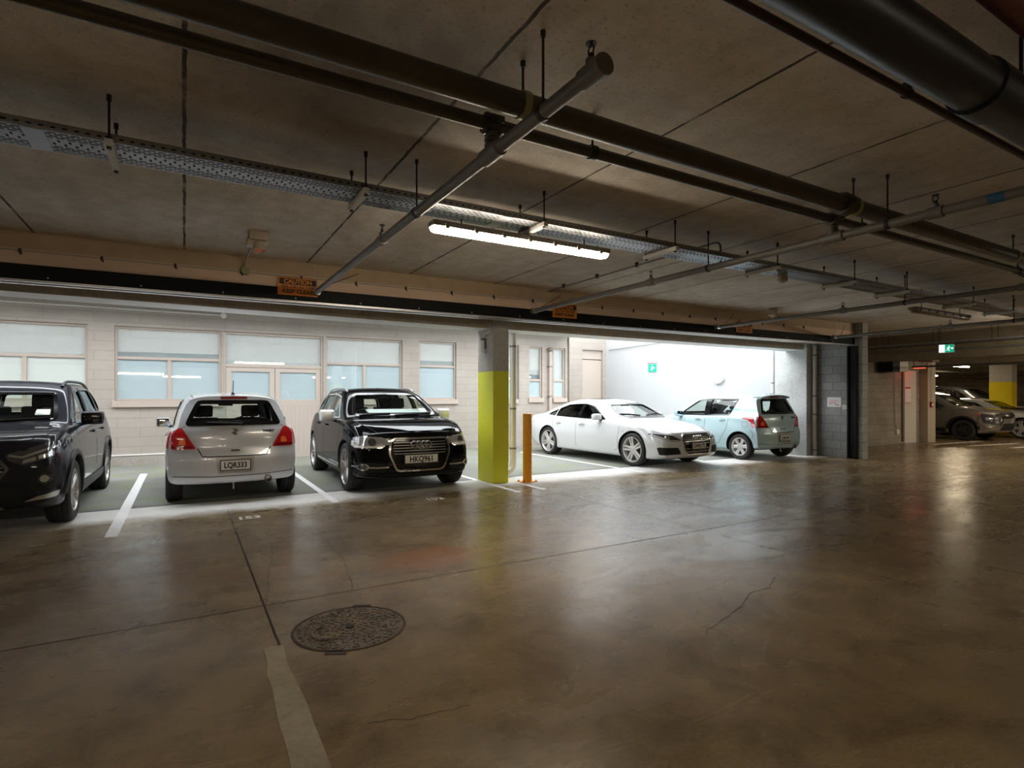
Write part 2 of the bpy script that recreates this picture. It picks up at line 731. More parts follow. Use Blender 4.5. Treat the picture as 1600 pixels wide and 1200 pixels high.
        # rim: barrel, lip, spokes
        add_lathe(bm, [(rr - 0.035, -hw + 0.02), (rr - 0.03, 0.02), (rr - 0.012, hw - 0.03), (rr + 0.004, hw - 0.004), (rr - 0.010, hw - 0.002), (rr - 0.022, hw - 0.03), (rr - 0.045, 0.0), (rr - 0.045, -hw + 0.02)], (0, 0, 0), (0, 1, 0), 48, caps=False)
        rim_fn(bm, rr, hw)
        rim = obj('rim', bm, rim_mat, tyre, smooth=30)
        bm = bm_new()
        add_cyl(bm, (0, -0.02, 0), (0, 0.01, 0), rr * 0.72, 32)
        disc = obj('brake_disc', bm, 'brake_steel', tyre, smooth=30)
        bm = bm_new()
        add_cyl(bm, (0, -hw + 0.01, 0), (0, -0.03, 0), rr - 0.04, 32)
        obj('wheel_back', bm, 'matte_black', tyre, smooth=30)
        yt = self.W / 2 - self.sp.get('wheel_in', 0.02) - hw
        k = 0
        for s in (self.sp['fo'], self.sp['fo'] + self.sp['WB']):
            for sd in (1, -1):
                t = tyre if k == 0 else copy_tree(tyre, self.root)
                t.location = (self.x0 - s, sd * yt, rw)
                t.rotation_euler = (0, 0.3 * k, 0) if sd == 1 else (0, 0.2 * k, PI)
                k += 1

    def mirror(self, s, z, y, size=(0.10, 0.20, 0.14), mat=None, arm='black_plastic', glass_back=True):
        for sd in (1, -1):
            bm = bm_new()
            vs = add_box(bm, (0, 0, 0), (size[0] * 1.3, size[1], size[2]), bevel=min(size) * 0.32)
            for v in vs:
                if v.co.x > 0:
                    v.co.y *= 1 - 0.25 * (v.co.x / size[0]) ** 2
                    v.co.z *= 1 - 0.25 * (v.co.x / size[0]) ** 2
                v.co = Vector((v.co.x + self.x0 - s, sd * (y + v.co.y), z + v.co.z))
            fix_normals(bm)
            h = obj('door_mirror', bm, mat or self.sp['paint'], self.root, smooth=50)
            bm = bm_new()
            add_box(bm, (self.x0 - s - size[0] * 0.66, sd * y, z), (0.006, size[1] * 0.84, size[2] * 0.8), bevel=0.002)
            obj('mirror_glass', bm, 'mirror_silvered', h)
            bm = bm_new()
            add_cyl(bm, (self.x0 - s, sd * (y - size[1] * 0.3), z - size[2] * 0.35), (self.x0 - s - 0.01, sd * (y - size[1] * 0.5 - 0.09), z - size[2] * 0.62), 0.026, 10)
            obj('mirror_arm', bm, arm, h)

    def handle(self, s, z, mat, ln=0.17):
        for sd in (1, -1):
            h, n, d = self.hit((s, z), 'S', sd, 0)
            bm = bm_new()
            add_box(bm, (h.x, h.y + sd * 0.022, h.z), (ln, 0.018, 0.026), bevel=0.008)
            for e in (-1, 1):
                add_box(bm, (h.x + e * ln * 0.38, h.y + sd * 0.006, h.z), (0.03, 0.035, 0.022), bevel=0.004)
            obj('door_handle', bm, mat, self.root, smooth=50)
            self.patch('handle_recess', rounded([(s - ln * 0.32, z - 0.02), (s + ln * 0.32, z - 0.02), (s + ln * 0.3, z + 0.022), (s - ln * 0.3, z + 0.022)], 0.015), 'S', 0.002, 'matte_black' if mat == 'black_plastic' else 'dash_plastic', side=sd, thick=0)

    def seats(self, s_front, s_rear, hr=1.18, y=0.36):
        for sd in (1, -1):
            bm = bm_new()
            add_box(bm, (self.x0 - s_front, sd * y, hr - 0.33), (0.13, 0.46, 0.46), rot=Matrix.Rotation(-0.25, 4, 'Y'), bevel=0.05)
            add_box(bm, (self.x0 - s_front - 0.07, sd * y, hr), (0.10, 0.27, 0.19), rot=Matrix.Rotation(-0.15, 4, 'Y'), bevel=0.04)
            for q in (-0.05, 0.05):
                add_cyl(bm, (self.x0 - s_front - 0.06, sd * y + q, hr - 0.16), (self.x0 - s_front - 0.07, sd * y + q, hr - 0.02), 0.008, 6)
            obj('front_seat', bm, 'seat_cloth', self.root, smooth=50)
        bm = bm_new()
        add_box(bm, (self.x0 - s_rear, 0, hr - 0.40), (0.14, 1.16, 0.36), rot=Matrix.Rotation(-0.3, 4, 'Y'), bevel=0.05)
        for q in (-0.36, 0.0, 0.36):
            add_box(bm, (self.x0 - s_rear - 0.06, q, hr - 0.16), (0.09, 0.25, 0.14), bevel=0.04)
        obj('rear_seat', bm, 'seat_cloth', self.root, smooth=50)

    def dash(self, s, z, y=0.36, depth=0.32, wd=1.2):
        bm = bm_new()
        add_box(bm, (self.x0 - s, 0, z - 0.11), (depth, wd, 0.20), bevel=0.05)
        obj('dashboard', bm, 'dash_plastic', self.root, smooth=50)
        bm = bm_new()
        ctr = Vector((self.x0 - s - depth * 0.5 - 0.13, -y, z - 0.05))
        ax = Vector((-0.85, 0, 0.5)).normalized()
        a, b, d = frame_for(ax)
        ring = [ctr + (a * math.cos(t) + b * math.sin(t)) * 0.185 for t in [2 * PI * i / 24 for i in range(25)]]
        add_tube(bm, ring, 0.014, 8)
        for t in (0, 2.2, 4.1):
            add_cyl(bm, ctr, ctr + (a * math.cos(t) + b * math.sin(t)) * 0.18, 0.016, 6)
        add_cyl(bm, ctr - ax * 0.02, ctr + ax * 0.02, 0.05, 12)
        add_cyl(bm, ctr, ctr - ax * 0.25, 0.03, 8)
        obj('steering_wheel', bm, 'dash_plastic', self.root, smooth=40)
        # interior mirror
        return

    def inner_mirror(self, s, z):
        bm = bm_new()
        add_box(bm, (self.x0 - s, 0, z), (0.03, 0.22, 0.06), bevel=0.012)
        add_cyl(bm, (self.x0 - s, 0, z), (self.x0 - s + 0.07, 0, z + 0.06), 0.012, 8)
        obj('interior_mirror', bm, 'dash_plastic', self.root, smooth=50)

    def plate(self, txt, end, y, z, w=0.36, h=0.125, frame=0.012, size=0.105, tilt=0.0, off=0.012, bg='plate_white', sx=0.8, sp=1.0):
        pl = 'F' if end > 0 else 'R'
        hit = max((self.hit((y + q, z + r), pl, 1, 0)[0] for q in (-w / 2, 0, w / 2) for r in (-h / 2, 0, h / 2)), key=lambda c: c.x * end)
        x = hit.x + end * off
        bm = bm_new()
        add_box(bm, (x, y, z), (0.012, w + 2 * frame, h + 2 * frame), bevel=0.004)
        p = obj('license_plate', bm, 'plate_frame', self.root)
        p['label'] = 'number plate reading %s' % txt
        bm = bm_new()
        add_box(bm, (x + end * 0.006, y, z), (0.006, w, h), bevel=0.002)
        obj('plate_face', bm, bg, p)
        place_text('plate_lettering', txt, size, 'plate_black', (x + end * 0.0095, y, z - 0.004), (0, end, 0), (0, 0, 1), p, depth=0.0015, spacing=sp, bold=0.0035, sx=sx)
        return x

    def rings_badge(self, x, y, z, r=0.042, mat='chrome', n=Vector((1, 0, 0))):
        bm = bm_new()
        for k in range(4):
            c = Vector((x, y + (k - 1.5) * r * 1.42, z))
            pts = [c + Vector((0, math.cos(t) * r, math.sin(t) * r)) for t in [2 * PI * i / 28 for i in range(29)]]
            add_tube(bm, pts, r * 0.2, 6)
        obj('badge', bm, mat, self.root, smooth=60)

def spoke_bar(bm, a0, r0, a1, r1, w0, w1, y0, y1, th=0.03, cut=0.0):
    """a bar from polar (a0,r0) to (a1,r1); y is the axial height of its face"""
    p0 = Vector((math.cos(a0) * r0, 0, math.sin(a0) * r0))
    p1 = Vector((math.cos(a1) * r1, 0, math.sin(a1) * r1))
    d = (p1 - p0).normalized()
    n = Vector((-d.z, 0, d.x))
    Q = []
    for p, w, y in ((p0, w0, y0), (p1, w1, y1)):
        Q.append([p + n * w + Vector((0, y - 0.008, 0)), p + n * w * 0.72 + Vector((0, y, 0)), p - n * w * 0.72 + Vector((0, y, 0)), p - n * w + Vector((0, y - 0.008, 0)), p - n * w + Vector((0, y - th, 0)), p + n * w + Vector((0, y - th, 0))])
    add_ring_strip(bm, Q, True, 0, True)

def rim_hub(bm, hw, r=0.065, dy=0.0):
    add_lathe(bm, [(r, hw - 0.07 + dy), (r, hw - 0.035 + dy), (r * 0.8, hw - 0.024 + dy), (r * 0.45, hw - 0.022 + dy), (r * 0.42, hw - 0.017 + dy), (0.004, hw - 0.016 + dy)], (0, 0, 0), (0, 1, 0), 20)

def rim_twin(n, half=0.17, w=0.018):
    def fn(bm, rr, hw):
        rim_hub(bm, hw, 0.07)
        for k in range(n):
            a = 2 * PI * k / n + PI / 2
            for s in (-1, 1):
                spoke_bar(bm, a + s * 0.42, 0.055, a + s * half, rr - 0.012, w * 1.15, w, hw - 0.028, hw - 0.014)
    return fn

def rim_single(n, w=0.036, w1=0.042):
    def fn(bm, rr, hw):
        rim_hub(bm, hw, 0.075)
        for k in range(n):
            a = 2 * PI * k / n + PI / 2
            spoke_bar(bm, a, 0.05, a, rr - 0.012, w, w1, hw - 0.026, hw - 0.016)
    return fn
def seams_common(c, doors, zlo, handles, hmat, zh):
    for path in doors:
        c.seam(path)
    for s in handles:
        c.handle(s, zh, hmat)

def make_hatch(paint_name, plate, rim_fn, rim_mat, spoiler):
    sp = dict(name='hatchback_car', L=3.72, W=1.69, WB=2.38, fo=0.75, paint=paint_name, rw=0.298, hip=0.3,
        zb=[(0, .24), (.3, .19), (.8, .18), (3.0, .19), (3.4, .22), (3.72, .27)],
        w=[(0, .76), (.15, .805), (.5, .84), (1.2, .845), (2.9, .845), (3.3, .84), (3.55, .825), (3.72, .80)],
        zs=[(0, .68), (.25, .80), (.7, .90), (1.1, .945), (2.0, .965), (3.2, 1.005), (3.72, 1.0)],
        ws=[(0, .66), (.3, .73), (1.1, .795), (2.0, .80), (3.2, .785), (3.72, .735)],
        zr=[(0, .70), (.25, .825), (.7, .93), (1.02, .985), (1.1, 1.02), (1.75, 1.375), (2.1, 1.43), (2.8, 1.44), (3.3, 1.415), (3.72, 1.395)],
        wr=[(0, .60), (.95, .73), (1.1, .725), (1.75, .615), (2.4, .60), (3.3, .575), (3.72, .545)],
        zc=[(0, .74), (.4, .90), (.85, .995), (.95, 1.02), (1.65, 1.435), (2.0, 1.495), (2.5, 1.52), (3.2, 1.495), (3.72, 1.465)],
        fprof=[(.15, .06), (.3, 0), (.5, 0), (.65, .05), (.8, .14)], fplan=.2, sF=.8,
        rprof=[(.2, .08), (.35, .01), (.5, 0), (.62, .0), (.7, .035), (.95, .06), (1.05, .10), (1.4, .27), (1.5, .30)], rplan=.16, sR=1.15,
        cabin=(1.12, 3.70), zfloor=.74,
        windows=[
            dict(part='windshield', plane='F', s_in=2.3, poly=rounded([(-.62, 1.04), (.62, 1.04), (.51, 1.405), (-.51, 1.405)], .06)),
            dict(part='rear_window', plane='R', s_in=2.9, border=.05, poly=rounded([(-.60, 1.06), (.60, 1.06), (.555, 1.17), (.45, 1.395), (-.45, 1.395), (-.555, 1.17)], .06)),
            dict(part='side_window', plane='S', poly=rounded([(1.28, 1.0), (1.83, 1.365), (2.10, 1.40), (2.08, 1.0)], .03)),
            dict(part='side_window', plane='S', poly=rounded([(2.20, 1.0), (2.22, 1.405), (2.98, 1.395), (2.80, 1.02)], .03)),
        ])
    c = Car(sp)
    c.both('window_pillar', [(2.07, .995), (2.09, 1.405), (2.235, 1.41), (2.215, .995)], 'S', .004, 'gloss_black')
    # tail lights, wrapped from the back to the side
    c.both('tail_light', rounded([(.47, .745), (.76, .745), (.755, .93), (.70, 1.01), (.655, 1.035), (.59, .95)], .025), 'R', .012, 'lamp_red')
    c.both('tail_light', rounded([(3.17, .955), (3.27, .985), (3.46, .985), (3.54, .76), (3.46, .76), (3.42, .86), (3.33, .93)], .02), 'S', .012, 'lamp_red')
    c.both('indicator', rounded([(.59, .80), (.68, .80), (.66, .875), (.60, .885)], .02), 'R', .016, 'lamp_amber')
    c.both('reverse_light', rounded([(.50, .755), (.76, .755), (.76, .79), (.53, .79)], .012), 'R', .015, 'lamp_red_dark')
    # tailgate outline and bumper lines
    c.seam([(-.455, .75), (-.40, .645), (-.30, .635), (.30, .635), (.40, .645), (.455, .75)], 'R', .014, (1,), name='tailgate_seam')
    c.seam([(.60, 1.05), (.645, 1.03), (.60, .96)], 'R', .008, name='tailgate_seam')
    c.seam([(-.79, .39), (-.3, .365), (.3, .365), (.79, .39)], 'R', .010, (1,), name='bumper_seam', mat='black_plastic')
    c.patch('bumper_vent', rounded([(-.50, .235), (.50, .235), (.47, .285), (-.47, .285)], .02), 'R', .004, 'black_plastic')
    c.patch('plate_recess', rounded([(-.21, .405), (.21, .405), (.245, .625), (-.245, .625)], .03), 'R', .006, 'alloy_grey')
    c.plate(plate, -1, 0, .515)
    c.patch('tailgate_handle', rounded([(-.085, .69), (.085, .69), (.075, .735), (-.075, .735)], .012), 'R', .014, paint_name)
    c.patch('handle_slot', rounded([(-.055, .70), (.055, .70), (.055, .722), (-.055, .722)], .006), 'R', .018, 'dash_plastic')
    c.patch('brake_light', rounded([(-.17, 1.422), (.17, 1.422), (.17, 1.448), (-.17, 1.448)], .008), 'R', .014, 'lamp_red_dark', res=.02)
    # angular letter badge
    hx = c.hit((0, .97), 'R', 1, 0)[0].x
    bm = bm_new()
    S = [(-.048, .022), (-.008, .048), (.020, .030), (-.008, .012), (.048, -.022), (.008, -.048), (-.020, -.030), (.008, -.012)]
    for a, b in ((0, 1), (1, 2), (0, 4), (4, 5), (5, 6)):
        pass
    poly = [(-.050, .014), (.004, .050), (.034, .030), (.006, .011), (.050, -.018), (-.004, -.052), (-.034, -.032), (-.008, -.013)]
    add_poly_prism(bm, poly, lambda y, z: (hx + .002, y, .97 + z), lambda y, z: (hx - .012, y, .97 + z))
    fix_normals(bm)
    obj('badge', bm, 'brake_steel', c.root, smooth=0)
    hx = c.hit((.50, .985), 'R', 1, 0)[0].x
    place_text('model_lettering', 'SWIFT', .05, 'black_plastic', (hx - .030, -.43, .965), (0, -1, 0), (0, 0, 1), c.root, depth=.003, sx=1.1, bold=.002)
    # rear wiper
    bm = bm_new()
    p = c.hit((-.10, 1.075), 'R', 1, 0)[0]
    q = c.hit((.34, 1.10), 'R', 1, 0)[0]
    add_cyl(bm, (p.x + .01, p.y, p.z), (p.x - .045, p.y, p.z), .026, 12)
    add_cyl(bm, (p.x - .035, p.y, p.z), (q.x - .03, q.y, q.z), .016, 8, r2=.008)
    q0 = c.hit((.02, 1.088), 'R', 1, 0)[0]
    add_cyl(bm, (q0.x - .02, q0.y, q0.z), (q.x - .02, q.y, q.z), .009, 6)
    obj('wiper', bm, 'matte_black', c.root, smooth=50)
    # aerial
    top = c.hit((3.25, 0), 'T', 1, 0)[0]
    bm = bm_new()
    add_lathe(bm, [(.028, -.005), (.022, .015), (.010, .03)], top, (-.2, 0, 1), 10)
    add_cyl(bm, top, top + Vector((-.10, 0, .20)) if not spoiler else top + Vector((-.22, 0, .06)), .005, 6)
    obj('antenna', bm, 'matte_black', c.root, smooth=50)
    # exhaust
    ex = -c.L + c.x0
    bm = bm_new()
    add_lathe(bm, [(.050, 0), (.052, .16), (.040, .16), (.038, .03)], (ex + .17, -.42, .295), (-1, 0, 0), 20, caps=False)
    obj('exhaust_pipe', bm, 'exhaust_metal', c.root, smooth=50)
    bm = bm_new()
    add_cyl(bm, (ex + .10, .02, .26), (ex + .08, .02, .175), .012, 8)
    obj('tow_hook', bm, 'satin_silver', c.root)
    if spoiler:
        bm = bm_new()
        rings = []
        for i in range(15):
            y = -.52 + 1.04 * i / 14
            e = abs(y) / .52
            x = ex + .34 - .02 * e * e
            zz = 1.478 - .055 * e ** 2.6
            tp = 1 - .35 * e ** 6
            rings.append([(x + .26, y, zz - .028), (x + .14, y, zz + .020), (x + .0, y, zz + .034), (x - .13 * tp, y, zz + .026), (x - .165 * tp, y, zz + .012), (x - .13 * tp, y, zz - .010), (x + .02, y, zz - .022), (x + .14, y, zz - .05)])
        add_ring_strip(bm, rings, True, 0, True)
        fix_normals(bm)
        obj('roof_spoiler', bm, paint_name, c.root, smooth=45)
    else:
        c.both('roof_seam', strip_poly([(2.0, .52), (3.25, .51)], .012), 'T', .003, 'black_plastic')
    # sides
    c.seam([(1.16, .99), (1.13, .80), (1.14, .42), (1.22, .36)])
    c.seam([(2.14, 1.0), (2.13, .34)])
    c.seam([(2.84, 1.03), (2.78, .70), (2.62, .46), (2.55, .34)])
    c.seam([(1.2, .345), (2.56, .345)])
    c.seam([(3.42, .70), (3.50, .60), (3.47, .50)], name='bumper_seam')
    c.seam([(1.62 + .09 * 0, 1.0), (1.62, 1.0)] if False else [(3.28 + .075 * math.cos(t), .82 + .075 * math.sin(t)) for t in [2 * PI * i / 24 for i in range(25)]], 'S', .005, (1,), name='fuel_flap')
    for s in (1.93, 2.66):
        c.handle(s, .90, paint_name)
    c.mirror(1.35, 1.03, .90, (.09, .20, .15))
    c.both('headlight', rounded([(.35, .60), (.70, .62), (.72, .84), (.55, .82)], .03), 'F', .008, 'lamp_clear')
    c.patch('grille', rounded([(-.45, .30), (.45, .30), (.5, .46), (-.5, .46)], .03), 'F', .004, 'matte_black')
    c.patch('grille', rounded([(-.30, .60), (.30, .60), (.34, .68), (-.34, .68)], .02), 'F', .004, 'matte_black')
    c.wheels(rim_fn, rim_mat, wt=.195, rr=.205)
    c.seats(2.02, 3.05, 1.22, .34)
    c.dash(1.35, 1.02, -.34 * -1)
    c.inner_mirror(1.72, 1.33)
    return c

def make_black_suv():
    sp = dict(name='suv_car', L=4.63, W=1.90, WB=2.81, fo=.89, paint='paint_black', rw=.372, hip=.35, gap=.045,
        zb=[(0, .27), (.3, .22), (.9, .2), (3.8, .22), (4.3, .26), (4.63, .36)],
        w=[(0, .82), (.2, .885), (.6, .935), (1.0, .95), (3.6, .95), (4.2, .915), (4.63, .83)],
        zs=[(0, .87), (.15, .93), (.6, 1.01), (1.1, 1.055), (2.2, 1.08), (3.6, 1.12), (4.3, 1.12), (4.63, 1.10)],
        ws=[(0, .72), (.3, .80), (1.1, .885), (2.2, .90), (3.6, .88), (4.63, .74)],
        zr=[(0, .885), (.3, .985), (.8, 1.065), (1.22, 1.105), (1.32, 1.14), (2.05, 1.49), (2.4, 1.545), (3.2, 1.55), (3.9, 1.48), (4.63, 1.40)],
        wr=[(0, .64), (1.2, .80), (1.32, .79), (2.05, .655), (3.2, .64), (4.2, .60), (4.63, .56)],
        zc=[(0, .925), (.12, .96), (.3, 1.005), (.8, 1.085), (1.12, 1.125), (1.2, 1.145), (2.0, 1.555), (2.4, 1.615), (3.2, 1.615), (4.0, 1.55), (4.63, 1.47)],
        fprof=[(.2, .14), (.34, .02), (.45, 0), (.7, .015), (.85, .05), (.93, .12), (1.0, .2)], fplan=.27, sF=.9,
        rprof=[(.3, .08), (.5, 0), (.75, .0), (1.05, .10), (1.4, .38), (1.5, .42)], rplan=.2, sR=1.3,
        cabin=(1.38, 4.5), zfloor=.86,
        windows=[
            dict(part='windshield', plane='F', s_in=2.7, border=.035, poly=rounded([(-.70, 1.145), (.70, 1.145), (.56, 1.515), (-.56, 1.515)], .06)),
            dict(part='rear_window', plane='R', s_in=3.4, poly=rounded([(-.58, 1.14), (.58, 1.14), (.46, 1.42), (-.46, 1.42)], .06)),
            dict(part='side_window', plane='S', trim_mat='satin_silver', border=.012, poly=rounded([(1.62, 1.10), (2.16, 1.455), (2.52, 1.50), (2.50, 1.10)], .03)),
            dict(part='side_window', plane='S', trim_mat='satin_silver', border=.012, poly=rounded([(2.60, 1.10), (2.62, 1.505), (3.36, 1.49), (3.42, 1.13)], .03)),
            dict(part='side_window', plane='S', mat='car_glass_dark', border=.012, poly=rounded([(3.50, 1.135), (3.44, 1.485), (3.85, 1.41), (4.05, 1.22), (4.0, 1.16)], .04)),
        ])
    c = Car(sp)
    # singleframe grille with chrome surround
    g = rounded([(-.475, .63), (-.36, .36), (.36, .36), (.475, .63), (.43, .835), (-.43, .835)], .07, 5)
    c.patch('grille', g, 'F', .006, 'gloss_black')
    c.patch('grille_frame', inset_poly(g, -.008), 'F', .022, 'chrome', holes=[inset_poly(g, .016)], res=.03)
    c.patch('grille_frame', inset_poly(g, .03), 'F', .014, 'gloss_black', holes=[inset_poly(g, .05)], res=.03)
    for i, z in enumerate((.775, .735, .695, .655, .615)):
        hw = .40 if z > .63 else .395
        c.patch('grille_bar', [(-hw, z - .005), (hw, z - .005), (hw, z + .005), (-hw, z + .005)], 'F', .022, 'alloy_grey', res=.04)
    x = c.hit((0, .74), 'F', 1, 0)[0].x
    c.rings_badge(x + .035, 0, .745, .05)
    c.plate('HKQ961', 1, 0, .535, w=.50, h=.115, frame=.02, size=.115, off=.03, sx=.86, sp=1.02)
    # headlights
    hl = rounded([(.50, .745), (.56, .70), (.90, .70), (.915, .83), (.80, .875), (.53, .855)], .03)
    c.both('headlight', hl, 'F', .008, 'lamp_clear', res=.03)
    c.both('headlight_projector', [(.69 + .055 * math.cos(t), .79 + .055 * math.sin(t)) for t in [2 * PI * i / 16 for i in range(16)]], 'F', .016, 'lamp_smoke', res=.03)
    c.both('daylight_strip', strip_poly([(.55, .722), (.88, .722), (.90, .80)], .02), 'F', .014, 'lamp_led', res=.03)
    c.both('headlight', rounded([(.05, .74), (.34, .80), (.36, .87), (.08, .84)], .02), 'S', .008, 'lamp_clear', res=.04)
    # lower bumper
    c.both('air_intake', rounded([(.50, .345), (.93, .36), (.93, .50), (.50, .48)], .03), 'F', .004, 'matte_black')
    c.both('intake_trim', strip_poly([(.47, .425), (.62, .42), (.93, .43)], .018), 'F', .016, 'satin_silver', res=.03)
    c.both('fog_light', [(.80 + .068 * math.cos(t), .43 + .05 * math.sin(t)) for t in [2 * PI * i / 20 for i in range(20)]], 'F', .022, 'chrome', res=.025)
    c.both('fog_lens', [(.80 + .044 * math.cos(t), .43 + .033 * math.sin(t)) for t in [2 * PI * i / 16 for i in range(16)]], 'F', .028, 'lamp_smoke', res=.02)
    c.patch('bumper_grille', rounded([(-.60, .27), (.60, .27), (.55, .325), (-.55, .325)], .02), 'F', .004, 'matte_black')
    c.patch('bumper_lip', strip_poly([(-.85, .30), (-.5, .255), (.5, .255), (.85, .30)], .02), 'F', .012, 'black_plastic')
    c.both('washer_cap', rounded([(.60, .645), (.66, .645), (.66, .68), (.60, .68)], .006), 'F', .006, 'paint_black', res=.02)
    # bonnet shut lines
    c.both('bonnet_seam', strip_poly([(.22, .60), (.6, .74), (1.1, .80)], .008), 'T', .002, 'matte_black')
    c.both('bonnet_seam', strip_poly([(.43, .862), (.50, .885), (.78, .90)], .006), 'F', .002, 'matte_black')
    # sides
    c.seam([(1.30, 1.06), (1.27, .90), (1.30, .46), (1.42, .40)])
    c.seam([(2.55, 1.09), (2.54, .40)])
    c.seam([(3.46, 1.12), (3.38, .80), (3.20, .56), (3.12, .40)])
    c.seam([(1.36, .40), (3.14, .40)])
    for s in (2.36, 3.16):
        c.handle(s, .965, 'paint_black', .2)
    c.both('sill_trim', strip_poly([(1.35, .335), (3.15, .335)], .03), 'S', .012, 'satin_silver')
    c.mirror(1.72, 1.14, 1.03, (.12, .24, .19), 'mirror_satin')
    # roof rails
    for sd in (1, -1):
        pts = []
        for i in range(13):
            s = 2.15 + 1.75 * i / 12
            p = c.hit((s, .60), 'T', sd, 0)[0]
            pts.append(p + Vector((0, 0, .004 + .030 * min(1, i * .8, (12 - i) * .8))))
        bm = bm_new()
        add_tube(bm, pts, .017, 8)
        obj('roof_rail', bm, 'satin_silver', c.root, smooth=60)
    c.wheels(rim_twin(5, .16, .02), 'alloy_grey', wt=.255, rr=.275)
    c.seats(2.35, 3.55, 1.33, .38)
    c.dash(1.58, 1.125, .38, .34, 1.3)
    c.inner_mirror(2.0, 1.46)
    # pale panel tilted over the dashboard
    bm = bm_new()
    add_box(bm, (c.x0 - 1.63, .12, 1.19), (.34, 1.0, .02), rot=Matrix.Rotation(.22, 4, 'Y'), bevel=.008)
    obj('dash_panel', bm, 'dash_panel', c.root)
    c.patch('windshield_sticker', rounded([(.46, 1.19), (.59, 1.19), (.58, 1.25), (.46, 1.25)], .006), 'F', -.002, 'sticker_white', thick=0)
    for a, b in (((-.05, 1.135), (.62, 1.16)), ((-.62, 1.14), (-.10, 1.165))):
        p, q = c.hit(a, 'F', 1, 0)[0], c.hit(b, 'F', 1, 0)[0]
        bm = bm_new()
        add_cyl(bm, p + Vector((.02, 0, .012)), q + Vector((.012, 0, .012)), .012, 6)
        obj('wiper', bm, 'matte_black', c.root)
    return c

